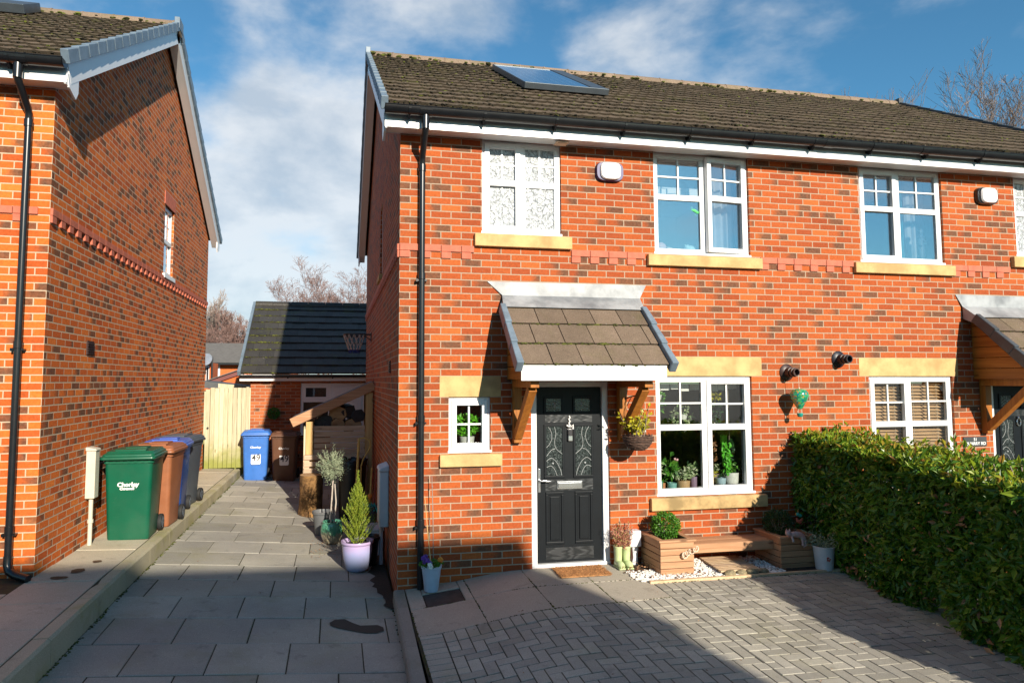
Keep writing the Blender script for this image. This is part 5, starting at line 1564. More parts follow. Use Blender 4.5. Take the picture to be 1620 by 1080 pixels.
m = MB(); m.tube([(c[0]+.0,c[1],c[2]+.22),(c[0]-.035,c[1]+.03,c[2]+.58),(c[0]-.065,c[1]+.05,c[2]+.95)], [.006,.005,.003], 6); m.build('cane', M['post_z'], t, smooth=True)
m = MB(); m.tube([(c[0]+.025,c[1]+.03,c[2]+.22),(c[0]+.022,c[1]+.05,c[2]+.75),(c[0]+.01,c[1]+.06,c[2]+1.15)], [.005,.005,.004], 6); m.ball((c[0]+.015,c[1]+.055,c[2]+1.04), .01, 1); m.build('cane', M['twig'], t, smooth=True)
# doormat
dm = MB(); z0 = court_z(1.93,-.23)+.004
dm.prism([(1.655,-.395,court_z(1.7,-.39)+.006),(2.21,-.395,court_z(2.2,-.39)+.006),(2.20,-.075,court_z(2.2,-.07)+.006),(1.665,-.075,court_z(1.7,-.07)+.006)], (0,0,.016))
t = thing('doormat', 'worn brown coir doormat lying before the black front door', 'doormat', (1.93,-.23,z0))
dm.build('mat', M['coir'], t, bevel=.006)
m = MB()
for _ in range(5200):
    x, y = rnd(1.65,2.215), rnd(-.40,-.07); p = Vector((x,y,court_z(x,y)+.018)); m.leaf(p, (rvec()*.8+Vector((0,0,.7))).normalized(), rvec(), rnd(.012,.022), .004, 0)
stuff(m.build('bristles', M['coir'], t))
# boot planter
c = (2.445,-.15,court_z(2.44,-.15)+.006)
t = thing('boot_planter', 'pale green pottery boots planted with pinkish heather beside the door', 'planter', c)
for s in (-.047,.047):
    m = MB(); x = c[0]+s
    m.lathe([(.030,.03),(.040,.06),(.042,.12),(.046,.20),(.050,.21),(.050,.225),(.043,.225),(.04,.2),(0,.2)], (x,c[1]+.02,c[2]), 18, sy=1.15)
    m.tube([(x,c[1]+.06,c[2]+.035),(x,c[1]+.02,c[2]+.045),(x,c[1]-.04,c[2]+.04),(x,c[1]-.085,c[2]+.034),(x,c[1]-.105,c[2]+.030)], [.034,.042,.040,.036,.02], 14)
    m.box(x-.036,x+.036,c[1]-.10,c[1]+.07,c[2],c[2]+.014)
    m.build('boot', M['boot'], t, smooth=True)
m = MB()
for k in range(60):
    a = rnd(0,2*pi); r = .07*sqrt(random.random()); b = Vector((c[0]+r*cos(a)*1.2, c[1]+r*sin(a)+.02, c[2]+.20)); d = Vector((cos(a)*.28*r/.07, sin(a)*.28, 1)).normalized(); L = rnd(.15,.27)
    for q in range(16):
        p = b+d*(L*q/15); m.leaf(p, (d*.7+rvec()*.7).normalized(), rvec(), .024, .012)
m.build('heather', M['heather'], t)
# utility box on a stub
t = thing('outdoor_socket_post', 'light grey electric box on a short post between heather boots and planter', 'electric box', (2.62,-.07,court_z(2.6,0)))
m = MB(); m.box(2.535,2.68,-.12,-.004,.37,.545); m.build('box_lid', M['meter_w'], t, bevel=.010)
m = MB(); m.prism([(2.585,-.09,.37),(2.655,-.09,.37),(2.645,-.09,.25),(2.655,-.09,court_z(2.6,0)),(2.575,-.09,court_z(2.6,0)),(2.595,-.09,.25)], (0,.07,0)); m.box(2.60,2.64,-.10,-.09,.30,.35); m.build('post', M['meter_w'], t, bevel=.004)
# planter boxes and bench
def planter(x0, x1, y0, y1, z0, z1, lab):
    t = thing('planter_box', lab, 'planter', ((x0+x1)/2,(y0+y1)/2,z0), 'planter boxes at the bench ends')
    n = 5; h = (z1-.022-z0)/n
    for k in range(n):
        z = z0+k*h; j = rnd(-.003,.003)
        for nm, mt, b in (('front_board',M['deck_x'],(x0,x1,y0+j,y0+.022)),('back_board',M['deck_x'],(x0,x1,y1-.022,y1)),('side_board',M['deck_y'],(x0-j,x0+.022,y0+.023,y1-.023)),('side_board',M['deck_y'],(x1-.022,x1+j,y0+.023,y1-.023))):
            m = MB(); m.box(*b, z+.003, z+h-.003); m.build(nm, mt, t, bevel=.004)
    for nm, mt, b in (('rim',M['deck_x'],(x0-.02,x1+.02,y0-.02,y0+.05)),('rim',M['deck_x'],(x0-.02,x1+.02,y1-.05,y1+.0)),('rim',M['deck_y'],(x0-.02,x0+.05,y0+.051,y1-.051)),('rim',M['deck_y'],(x1-.05,x1+.02,y0+.051,y1-.051))):
        m = MB(); m.box(*b, z1-.021, z1); m.build(nm, mt, t, bevel=.004)
    m = MB(); m.quad((x0+.02,y0+.02,z1-.05),(x1-.02,y0+.02,z1-.05),(x1-.02,y1-.02,z1-.05),(x0+.02,y1-.02,z1-.05)); m.build('soil', M['soil'], t)
    return t
planter(2.715,3.10,-.50,-.02,.155,.520,'sunlit wooden planter box at the left bench end, before the grey electric box')
planter(4.135,4.56,-.50,-.02,.135,.495,'shaded wooden planter box at the right bench end, against the hedge')
t = thing('bench', 'plank bench resting between the two wooden planter boxes', 'bench', (3.62,-.2,.15))
for y0, y1 in ((-.35,-.205),(-.20,-.055)):
    m = MB(); m.box(3.102,4.133,y0,y1,.405,.432); m.build('seat_plank', M['deck_x'], t, bevel=.005)
m = MB(); m.box(3.102,4.133,-.372,-.351,.335,.431); m.build('front_rail', M['deck_x'], t, bevel=.004)
for x in (3.12,4.09):
    m = MB(); m.box(x,x+.03,-.35,-.06,.34,.404); m.build('bearer', M['deck_y'], t)
# box balls
for (x, y, z, r, mt, lab, n) in ((2.905,-.25,.615,.150,M['boxleaf'],'bright clipped box ball in the sunlit left planter',2600),(4.29,-.25,.585,.16,M['boxleaf_shade'],'shaded box bush in the right planter by the hedge',1800)):
    t = thing('box_bush', lab, 'shrub', (x,y,z-.13), 'box bushes in the planters')
    m = MB(); cloud(m, ball_pts((x,y,z), r,r,r*.92, n, .55, .22, x), .026, .013, up=.5); m.build('leaves', mt, t)
    m = MB()
    for k in range(7): a = 2*pi*k/7; m.tube([(x,y,z-r),(x+r*.5*cos(a),y+r*.5*sin(a),z+.03)], [.008,.003], 5)
    m.build('stems', M['twig'], t)
# curly wire word on the planter corner
t = thing('wire_word', 'curly pale wire ornament tied to the front corner of the sunlit planter', 'ornament', (3.02,-.53,.40))
m = MB(); pts = []
for k in range(90):
    s = k/89; pts.append((2.945+.20*s+.020*cos(s*30), -.528-.012*sin(s*11), .352+.085*s+.028*sin(s*30)*(1.2-s*.5)))
m.tube(pts, .0055, 6); m.tube([(2.97+.018*cos(a), -.53, .365+.03*sin(a)) for a in [i*.5 for i in range(12)]], .006, 6); m.build('wire', M['rope'], t, smooth=True)
# duckboard, stones
t = thing('duckboard', 'weathered slatted duckboard on the pebbles under the bench', 'duckboard', (3.6,-.4,.16))
for k in range(9):
    y = -.60+k*.062; m = MB(); dx = -.06*(1-k/8)
    m.box(3.41+dx,3.87+dx,y,y+.056,.185,.203); m.build('slat', M['deck_x'] if False else M['pallet'] if k % 4 == 3 else M['duck'], t, bevel=.003)
for x in (3.40,3.80):
    m = MB(); m.box(x,x+.04,-.60,-.06,.150,.184); m.build('bearer', M['duck'], t)
for i, (x, r) in enumerate(((3.44,.062),(3.575,.055),(3.70,.066),(3.83,.058))):
    m = MB(); vs, fs = ICO[3]
    out = []
    for p in vs:
        v = Vector(p); k = r*(1+.10*mnoise.noise(v*1.6+Vector((i*7,0,0)))); out.append((x+v.x*k*1.08, -.625+v.y*k*.75, court_z(x,-.62)+.025+v.z*k*.62))
    m.add(out, fs)
    o = m.build('edging_stone', plain('edging_stone_%d' % i if False else 'edging_stone', (.20,.16,.10), .8, .4, 24, .3, 60, col2=(.36,.30,.17)), None, smooth='all')
    tag(o, ['rounded stone at the left end of the row before the duckboard','second rounded stone from the left before the duckboard','largest rounded stone before the duckboard, third from the left','rounded stone at the hedge end of the row before the duckboard'][i], 'stone', 'rounded edging stones')
# enamel bucket with variegated plant
c = (4.575,-.62,court_z(4.57,-.62)+.006)
t = thing('enamel_bucket', 'white enamel bucket holding a variegated plant at the foot of the hedge', 'potted plant', c)
pot('bucket_body', [(0,0),(.085,0),(.088,.012),(.11,.235),(.118,.24),(.118,.252),(.108,.252),(.10,.22),(0,.21)], M['galv_white'], t, c, 30, .10, .22)
m = MB()
for k in range(5):
    a = 2*pi*k/5; m.ball((c[0]-.02+.017*cos(a), c[1]-.098, c[2]+.13+.017*sin(a)), .013, 1, 0, (1,.2,1))
m.build('painted_flower', M['rust'], t)
m = MB()
for k in range(70):
    a = rnd(0,2*pi); L = rnd(.12,.28); p0 = Vector((c[0],c[1],c[2]+.22)); p1 = p0+Vector((cos(a)*L, sin(a)*L*.8, rnd(.05,.20)))
    for q in range(12): m.leaf(p0.lerp(p1,(q+1)/12), (rvec()+Vector((cos(a)*.5,sin(a)*.5,.3))).normalized(), rvec(), rnd(.02,.034), .013)
m.build('foliage', M['sage2'], t)
# cat ornament draped on the rim
t = thing('cat_ornament', 'small pale resin cat draped over the rim of the shaded planter', 'ornament', (4.31,-.52,.5))
m = MB(); y = -.535
m.tube([(4.20,y+.005,.515),(4.245,y,.525),(4.30,y,.522),(4.35,y-.005,.515),(4.385,y-.012,.49)], [.022,.030,.034,.034,.026], 12)
m.tube([(4.385,y-.012,.50),(4.40,y-.02,.45),(4.395,y-.022,.40),(4.375,y-.022,.385)], [.018,.014,.010,.007], 8)
m.tube([(4.36,y-.02,.50),(4.365,y-.025,.44),(4.36,y-.03,.405)], [.016,.013,.012], 8); m.tube([(4.235,y-.018,.51),(4.245,y-.028,.47),(4.24,y-.035,.45)], [.013,.012,.012], 8)
m.ball((4.20,y-.01,.54), .034, 2, 0, (1,.9,.9)); m.build('cat_body', M['cat_white'], t, smooth=True)
for s in (-.018,.018):
    m = MB(); m.lathe([(.013,0),(.007,.018),(0,.03)], (4.20+s,y-.01,.562), 8); m.build('ear', M['cat_white'], t)
# bird ornament on the hedge
t = thing('bird_ornament', 'small teal and red metal bird hung on the hedge above the cat ornament', 'ornament', (4.46,-.36,.65))
m = MB(); m.tube([(4.435,-.37,.66),(4.445,-.375,.63),(4.475,-.375,.615),(4.50,-.37,.635),(4.515,-.37,.655)], [.008,.018,.022,.014,.006], 10); m.build('bird_body', M['rust'], t, smooth=True)
m = MB(); m.ball((4.455,-.37,.70), .020, 2); m.ball((4.485,-.37,.685), .022, 2, 0, (1.2,.5,.8)); m.build('bird_head', M['teal'], t, smooth=True)
m = MB(); m.lathe([(.006,0),(0,.025)], (4.43,-.37,.695), 6); m.tube([(4.46,-.37,.715),(4.46,-.37,.75)], .003, 4); m.build('beak', M['fl_orange'], t)
# hanging basket
c = (2.575,-.30,1.60)
t = thing('hanging_basket', 'dark wicker hanging basket with yellow-green shrub by the porch bracket', 'hanging basket', c)
m = MB(); m.lathe([(.0,-.155),(.05,-.15),(.10,-.12),(.14,-.06),(.155,0),(.148,.005),(.13,-.05),(.0,-.06)], c, 30)
b = m.build('basket', M['wicker'], t, smooth=True)
m = MB()
for k in range(9):
    z = -.145+k*.017; r = .155*sqrt(max(.02, 1-(z/.16)**2))+.004
    m.tube([(c[0]+(r+.004*sin(9*a+k*pi))*cos(a), c[1]+(r+.004*sin(9*a+k*pi))*sin(a), c[2]+z) for a in [2*pi*q/36 for q in range(37)]], .008, 5)
for k in range(22):
    a = rnd(0,2*pi); m.tube([(c[0]+.15*cos(a),c[1]+.15*sin(a),c[2]),(c[0]+rnd(.14,.18)*cos(a+.3),c[1]+.17*sin(a+.3),c[2]+rnd(-.01,.03))], .005, 4)
m.build('weave', M['wicker'], b, smooth=True)
m = MB()
for k in range(3): a = 2*pi*k/3+.5; m.tube([(c[0]+.15*cos(a),c[1]+.15*sin(a),c[2]),(c[0],c[1],c[2]+.40)], .0025, 4)
m.tube([(c[0],c[1],c[2]+.40),(c[0],c[1]+.0,c[2]+.44)], .004, 5); m.build('chain', M['dark_iron'], t)
m = MB(); m.tube([(2.55,-.0,1.98),(2.56,-.15,2.02),(2.575,-.30,2.04),(2.575,-.31,2.02)], .007, 6); m.tube([(2.55,-.0,1.85),(2.565,-.18,2.02)], .005, 5); m.build('wall_hook', M['dark_iron'], t)
m = MB()
for k in range(24):
    a = rnd(0,2*pi); p0 = Vector((c[0]+rnd(-.06,.06), c[1]+rnd(-.06,.06), c[2]-.03)); p1 = p0+Vector((cos(a)*rnd(.04,.16)-.03, sin(a)*.10, rnd(.14,.36)))
    m.tube([p0,p0.lerp(p1,.5)+Vector((0,0,.02)),p1], [.005,.004,.002], 4, mi=1)
    for q in range(10):
        p = p0.lerp(p1, .3+.7*q/9); m.leaf(p, (rvec()+Vector((0,0,.4))).normalized(), rvec(), rnd(.045,.07), .03, mi=0)
m.build('foliage', [M['yellowleaf'], M['twig']], t)
# wall plaque
t = MB(); t.box(2.70,2.81,-.012,-.001,1.615,1.715); tag(t.build('wall_plaque', M['white'], None, bevel=.004), 'small white square plaque on the brick behind the hanging basket', 'plaque')
# balloon ornament
c = (4.668,-.185,1.99)
t = thing('balloon_ornament', 'green glass hot-air-balloon ornament hanging from the brown flue', 'ornament', c)
m = MB(); m.lathe([(.022,-.125),(.032,-.115),(.06,-.06),(.090,-.01),(.103,.035),(.098,.07),(.075,.098),(.035,.112),(0,.115)], c, 30); m.build('envelope', M['balloon'], t, smooth=True)
m = MB(); m.lathe([(.020,-.215),(.030,-.205),(.034,-.175),(.030,-.17),(.0,-.172)], c, 16); m.build('basket', M['teal'], t, smooth=True)
m = MB()
for k in range(4): a = 2*pi*k/4+.4; m.tube([(c[0]+.028*cos(a),c[1]+.028*sin(a),c[2]-.175),(c[0]+.024*cos(a),c[1]+.024*sin(a),c[2]-.12)], .003, 4)
m.tube([(c[0],c[1],c[2]+.11),(c[0]-.008,c[1]-.01,2.262)], .003, 4); m.ball((c[0],c[1],c[2]+.118), .012, 1); m.build('cord', M['rope'], t)
# house sign
t = thing('house_sign', 'small slate house sign reading 51 Quarry Rd beside the right-hand porch', 'sign', (7.295,-.01,1.42))
m = MB(); m.box(7.12,7.47,-.016,-.001,1.365,1.485); p = m.build('sign_plate', M['slate_sign'], t, bevel=.003)
text_mesh('lettering', '51', .052, M['label_white'], p, (7.295,-.0165,1.452), (pi/2,0,0), .001, .001)
text_mesh('lettering', 'QUARRY RD', .052, M['label_white'], p, (7.295,-.0165,1.400), (pi/2,0,0), .001, .0012, sx=1.08)

# ------------------------------------------------------------------ hedge
def hedge():
    t = thing('laurel_hedge', 'thick glossy green hedge dividing the two front gardens', 'hedge', (5.0,-2.6,.1))
    xl = lambda y: 4.68 + .05*mnoise.noise(Vector((y*1.1,1,4))) + (.145*(y+.6) if y < -.6 else .0)
    top = lambda x, y: 1.535 + .06*mnoise.noise(Vector((x*1.3,y*1.4,9))) + .035*mnoise.noise(Vector((x*4,y*4.5,3))) + .058*min(0,y+.25) - .05*abs(x-5.02)
    m = MB(); new = MB()
    def L(p, n, M_, s=1.0):
        d = (Vector(n)*.35 + rvec()*.75 + Vector((0,0,-.25 if n[2] < .5 else .35))).normalized()
        nn = (Vector(n) + rvec()*.55).normalized()
        q_ = rnd(.55,1.05)*s; M_.leaf(Vector(p), d, nn, rnd(.075,.115)*q_, rnd(.034,.050)*q_, .20)
    x1 = 5.42
    for _ in range(27000):           # face towards the court
        y = rnd(-4.6,-.03); z = rnd(.08, 1.0)**1.0*1.58 if False else rnd(.10,1.60)
        bul = .06*mnoise.noise(Vector((y*2.2,z*2.4,2)))*2
        x = xl(y)+bul+abs(random.gauss(0,.07)) + (.05*(1-smooth01(.1,.45,z)))
        if z > top(x,y): continue
        if mnoise.noise(Vector((y*2.7,z*2.7,7))) < -.34 and random.random() < .82: continue
        L((x,y,z), (-1,0,.15), m)
    for _ in range(15000):            # top
        y = rnd(-4.6,-.02); x = rnd(xl(y)-.02, x1); z = top(x,y)-abs(random.gauss(0,.06))
        L((x,y,z+.02*mnoise.noise(Vector((x*9,y*9,0)))), (0,0,1), new if random.random() < .34 else m)
    for _ in range(1500):            # stray shoots
        y = rnd(-4.6,-.02); x = rnd(xl(y)-.02, x1); z = top(x,y)
        h = rnd(.01,.13)*max(.1, .6+1.2*mnoise.noise(Vector((x*5,y*5,1))))
        L((x,y,z+h), (0,0,1), new if random.random() < .6 else m, .9)
    for _ in range(2600):            # far face and end by the wall
        y = rnd(-4.6,-.03); L((x1+random.gauss(0,.03), y, rnd(.3,1.5)), (1,0,.15), m)
    for _ in range(900): L((rnd(4.68,x1), -.03-abs(random.gauss(0,.04)), rnd(.15,1.58)), (0,1,0), m)
    for _ in range(9000): L((rnd(4.85,5.3), rnd(-4.6,-.05), rnd(.25,1.5)), (-1,0,.1), m)
    m.build('foliage', M['laurel'], t); new.build('new_shoots', M['laurel_new'], t)
    dd_ = MB()
    for _ in range(420):
        y = rnd(-4.6,-.05); z = rnd(.1,1.3); L((xl(y)+rnd(-.03,.12), y, z), (-1,0,.1), dd_, .8)
    dd_.build('dead_leaves', M['brown_leaf'], t)
    s = MB()
    for k in range(60):
        y = -4.5+k*.076+rnd(-.03,.03); x = rnd(4.9,5.15)
        p = Vector((x,y,.05)); path = [p]
        for q in range(4): p = p+Vector((rnd(-.10,.06), rnd(-.1,.1), .36)); path.append(p)
        s.tube(path, [.016,.013,.010,.007,.004], 5)
        for q in range(6):
            a = path[1+q % 3]; s.tube([a, a+Vector((rnd(-.28,.2),rnd(-.15,.15),rnd(.08,.3)))], [.006,.002], 4)
    s.build('stems', M['twig'], t)
hedge()

# ------------------------------------------------------------------ window sills and rooms
def houseplant(label, x, y, z, r, h, mat, leaf, sp, ph, n, L=.05, W=.022, trail=False, petals=None, group='houseplants on the sunny window sill', square=False):
    t = thing('houseplant', label, 'potted plant', (x,y,z), group)
    m = MB(); m.lathe([(0,0),(r*.88,0),(r*.92,.01),(r,h-.005),(r*.97,h),(r*.9,h-.01),(0,h-.015)], (x,y,z), 22); m.build('pot', mat, t, smooth=True)
    m = MB()
    for k in range(n):
        a = rnd(0,2*pi); s = random.random()
        p0 = Vector((x,y,z+h)); p1 = p0+Vector((cos(a)*sp*sqrt(s), sin(a)*sp*.6*sqrt(s), ph*(rnd(.25,1.) if not trail else rnd(.1,1.))))
        m.tube([p0, p0.lerp(p1,.6)+Vector((0,0,.01)), p1], .0022, 3)
        for q in range(3): m.leaf(p0.lerp(p1, .5+.5*q/2), (rvec()+Vector((cos(a)*.5,-.3,.2))).normalized(), (rvec()*.6+Vector((0,-1,.4))).normalized(), L*rnd(.7,1.2), W*rnd(.8,1.2))
    m.build('leaves', leaf, t)
    if petals:
        m = MB()
        pmt = plain('pink_petal', (.75,.42,.45), .6, .1, 30)
        for q in petals:
            m = MB(); m.ball((x+q[0],y-.03,z+q[1]), .016, 1, .2, (1,.5,1)); m.build('flower', pmt, t)
WX = lambda u: 2.945+(u-40)*.001515; WZ = lambda v: .935+(965-v)*.001515
C = lambda n, c: plain(n, c, .5, .08, 8)
pt = C('teal_pot', (.16,.36,.34)); po = C('terracotta_pot', (.50,.20,.09)); ptan = C('tan_basket', (.45,.28,.14)); pm = C('mauve_pot', (.24,.16,.24)); pw = C('white_pot', (.62,.62,.58)); py = C('yellow_pot', (.62,.45,.04)); pp = C('patterned_pot', (.30,.42,.48)); ppk = C('pink_pot', (.55,.38,.34))
yS = .17
houseplant('trailing plant in the tall teal pot nearest the door end of the sill', WX(108), yS, .935, .042, .10, pt, M['plant_v'], .13, .33, 9, .05, .02)
houseplant('small orange pot with few leaves between two teal pots on the sill', WX(158), yS+.05, .935, .028, .07, po, M['plant_g'], .05, .05, 5, .04, .02)
houseplant('broad-leaved plant in the wide banded teal pot on the sill', WX(215), yS, .935, .056, .075, pt, M['plant_g'], .09, .33, 9, .11, .05, petals=[(.03,.35),(.06,.34),(.02,.32)])
houseplant('bushy variegated plant in the tan basket on the window sill', WX(310), yS, .935, .078, .10, ptan, M['plant_v'], .17, .17, 42, .055, .03)
houseplant('mauve pot with dark leaves against the middle window post', WX(398), yS, .935, .042, .14, pm, M['plant_d'], .08, .16, 14, .04, .02)
houseplant('small yellow pot at the left of the right-hand sash sill', WX(548), yS, .985, .03, .05, py, M['yellowleaf'], .05, .10, 9, .04, .02)
houseplant('pink bowl with upright variegated leaves behind the patterned pot', WX(600), yS+.05, .985, .05, .105, ppk, M['plant_v'], .06, .12, 14, .05, .02)
houseplant('patterned blue pot of low leaves on the right-hand sash sill', WX(618), yS-.03, .985, .062, .07, pp, M['plant_d'], .05, .04, 6, .03, .015)
houseplant('large white pot with a tall bright green climber on the sill', WX(720), yS, .985, .088, .125, pw, M['plant_g'], .09, .10, 12, .05, .03)
t = thing('hanging_plant', 'bright green heart-leaved climber hanging in the right-hand living room sash', 'houseplant', (WX(665),yS,1.5), 'plants hung inside the living room window')
m = MB()
for _ in range(150):
    s = random.random(); x = WX(665)+rnd(-.055,.06)*(1-.6*s)+.01; z = WZ(610)-s*.36; m.leaf(Vector((x,yS-rnd(0,.06),z)), (rvec()*.6+Vector((0,-.3,-.8))).normalized(), (rvec()*.5+Vector((0,-1,.3))).normalized(), .045, .034)
for k in range(5): m.tube([(WX(640+k*12),yS,WZ(560)),(WX(650+k*8),yS,WZ(800+k*8))], .002, 3)
m.build('leaves', plain('bright_leaf', (.10,.42,.03), .4, .3, 30), t)
for (u, v, rx, rz, leaf, lab) in ((150,300,.045,.11,M['plant_g'],'round-leaved hanging plant in the top left living room light'),(330,420,.13,.13,M['plant_v'],'variegated hanging plant in a basket behind the left fixed light'),(585,265,.11,.05,M['yellowleaf'],'yellow-green plant with pink bloom high in the right-hand sash'),(590,400,.11,.12,M['plant_d'],'dark leafy hanging plant in the right-hand sash'),(735,740,.06,.22,M['plant_d'],'dark trailing plant behind the large white pot'),(585,690,.03,.18,C('brown_stems',(.22,.10,.04)),'brown dried stems behind the pink bowl')):
    t = thing('hanging_plant', lab, 'houseplant', (WX(u),yS+.05,WZ(v)), 'plants hung inside the living room window')
    m = MB()
    for _ in range(int(900*(rx*rz)**.5)):
        vv = rvec(); m.leaf(Vector((WX(u)+vv.x*rx, yS+.05+vv.y*.05, WZ(v)+vv.z*rz)), rvec(), (rvec()*.6+Vector((0,-1,.4))).normalized(), rnd(.035,.06), .028)
    m.build('leaves', leaf, t)
    m = MB(); m.tube([(WX(u),yS+.05,WZ(v)),(WX(u),yS+.05,2.22)], .002, 4); m.build('hanger', M['rope'], t)
    if 'basket' in lab or 'round-leaved' in lab:
        m = MB(); m.lathe([(0,-.07),(.05,-.06),(.065,0),(.06,.0),(0,-.01)], (WX(u)+(-.05 if u < 200 else 0),yS+.05,WZ(v)+(.09 if u < 200 else .04)), 18); m.build('pot', pw, t, smooth=True)
sl = MB(); sl.box(2.90,4.22,.093,.30,.90,.934); sl.box(2.90,4.22,.093,.30,2.252,2.262); struct(sl.build('window_board', M['white_wood']))
# pale segmented strips high inside two windows
def segment_strip(name, lab, x0, x1, z0, z1, n, y=.22, group='segmented strips inside the windows'):
    t = thing(name, lab, 'blind', ((x0+x1)/2,y,z0), group); m = MB(); w = (x1-x0)/n
    for k in range(n): m.box(x0+k*w+.006, x0+(k+1)*w-.006, y+.01*(k % 2), y+.012+.01*(k % 2), z0+.012*((k*7) % 3-1), z1)
    m.build('strip_panels', M['white_wood'], t); m = MB(); m.tube([(x0,y+.01,z1),(x1,y+.01,z1)], .012, 8); m.build('strip_rail', M['white'], t)
segment_strip('window_strip', 'cream segmented strip at the top of the living room window', 2.99, 4.12, 2.085, 2.165, 9)
segment_strip('window_strip', 'cream segmented strip high in the open upper window', 3.03, 4.05, 4.46, 4.57, 7, .35)
def curtain(lab, x0, x1, z0, z1, mat, y=.22, group=None):
    t = thing('curtain', lab, 'curtain', ((x0+x1)/2,y,z0), group); m = MB(); n = 48; vs = []; fs = []
    for i in range(n+1):
        s = i/n; x = x0+(x1-x0)*s; yy = y+.022*sin(s*(x1-x0)*75)+.01*sin(s*40)
        vs += [(x,yy,z0),(x,yy+.01,z1)]
    for i in range(n): fs.append((2*i,2*i+2,2*i+3,2*i+1))
    m.add(vs, fs); m.build('curtain_fabric', mat, t, smooth='all'); m = MB(); m.tube([(x0,y,z1),(x1,y,z1)], .012, 6); m.build('curtain_rail', M['white'], t)
cg = 'curtains in the upper windows'
curtain('grey curtain behind the open sash of the middle upper window', 3.80, 4.20, 3.65, 4.85, M['curtain'], group=cg)
curtain('narrow teal curtain in the neighbouring upper window', 6.42, 6.62, 3.65, 4.85, M['curtain_t'], group=cg)
curtain('pale grey curtain drawn at the hinge end of the neighbouring upper window', 6.70, 7.0, 3.65, 4.85, M['curtain'], y=.30, group=cg)
curtain('teal curtain in the far right bathroom window next door', 8.1, 8.5, 3.8, 4.85, M['curtain_t'], group=cg)
t = thing('statuette', 'dark slender statuette on the neighbouring upper window sill', 'ornament', (6.77,.13,3.70))
m = MB(); m.lathe([(.05,0),(.05,.012),(.030,.02),(.042,.12),(.048,.22),(.030,.29),(.045,.35),(.020,.375),(.018,.39),(.030,.41),(.034,.435),(.022,.465),(0,.47)], (6.77,.13,3.69), 18, sy=.7); m.build('figure', C('bronze_blue',(.05,.07,.10)), t, smooth=True)
m = MB(); m.tube([(6.80,.12,4.03),(6.825,.11,3.97),(6.79,.09,3.94)], .010, 6); m.tube([(6.74,.12,4.03),(6.72,.11,3.96),(6.75,.09,3.92)], .010, 6); m.build('arms', C('bronze_blue',(.05,.07,.10)), t, smooth=True)
t = thing('chair_back', 'curved dark chair back seen in the neighbouring upper window', 'chair', (6.92,.3,3.6))
m = MB(); m.tube([(6.80,.26,3.70),(6.84,.26,3.78),(6.98,.28,3.82),(6.955,.28,3.68)], .010, 6); m.build('frame', C('bronze_blue',(.05,.07,.10)), t, smooth=True)
m = MB(); m.tube([(6.87,.265,3.68),(6.90,.265,3.79)], .007, 5); m.build('spindle', C('bronze_blue',(.05,.07,.10)), t, smooth=True)
def toy(lab, x, z, r, col, x2=.6):
    t = thing('soft_toy', lab, 'soft toy', (x,.14,z), 'soft toys on the upper window sill'); mt = C('toy_plush', col)
    m = MB(); m.ball((x,.14,z+r*.7), r, 2, .05, (1.1,.8,.8)); m.ball((x-r*.9,.13,z+r*.9), r*x2, 2, .05); m.build('toy_body', mt, t, smooth=True)
    for s in (-.35,.25):
        m = MB(); m.ball((x-r*.9+s*r,.13,z+r*1.45), r*.22, 1); m.build('ear', mt, t, smooth=True)
toy('pink soft toy lying on the middle upper window sill', 3.11, 3.735, .07, (.62,.36,.36)); toy('small white soft toy next to the pink one upstairs', 3.24, 3.735, .032, (.7,.68,.62)); toy('pale aqua soft toy beside the open sash upstairs', 3.50, 3.735, .055, (.45,.68,.68))
toy('small red soft toy on the neighbouring upper sill by its middle post', 6.30, 3.735, .04, (.55,.25,.2))
t = thing('hanging_ornament', 'small green frog-like sucker ornament stuck inside the upper pane', 'ornament', (3.53,.08,4.21))
m = MB(); m.tube([(3.48,.075,4.235),(3.52,.07,4.225),(3.56,.07,4.20),(3.59,.075,4.205)], [.012,.022,.02,.01], 8); m.tube([(3.50,.075,4.25),(3.49,.08,4.27)], .01, 6); m.tube([(3.545,.075,4.19),(3.54,.08,4.17)], .01, 6); m.build('frog', C('bright_green',(.12,.6,.2)), t, smooth=True)
# plant in the small window
t = thing('houseplant', 'bright plant in a white pot inside the small ground floor window', 'potted plant', (.77,.16,1.46))
m = MB(); m.lathe([(0,0),(.07,0),(.085,.13),(.08,.135),(0,.12)], (.77,.17,1.455), 22); m.build('pot', pw, t, smooth=True)
m = MB()
for _ in range(220): v = rvec(); m.leaf(Vector((.77+v.x*.13,.17+v.y*.06,1.70+v.z*.11)), (rvec()+Vector((0,0,.5))).normalized(), (rvec()*.5+Vector((0,-1,.4))).normalized(), .055, .035)
m.build('leaves', plain('bright_leaf', (.12,.42,.02), .4, .3, 30), t)
# slatted blinds next door
for x0, x1, lab in ((5.84,6.34,'wooden slatted blind behind the left light of the neighbouring window'),(6.42,6.97,'wooden slatted blind behind the right light of the neighbouring window')):
    t = thing('slatted_blind', lab, 'blind', ((x0+x1)/2,.14,.95), 'wooden blinds next door')
    for k in range(31):
        z = .94+k*.042; m = MB(); m.prism([(x0,.112,z-.012),(x0,.150,z+.014),(x0,.150,z+.017),(x0,.112,z-.009)], (x1-x0,0,0)); m.build('slat', M['blind'], t)
    for x in (x0+.1,x1-.1):
        m = MB(); m.tube([(x,.11,.95),(x,.11,2.24)], .003, 4); m.build('cord', M['rope'], t)
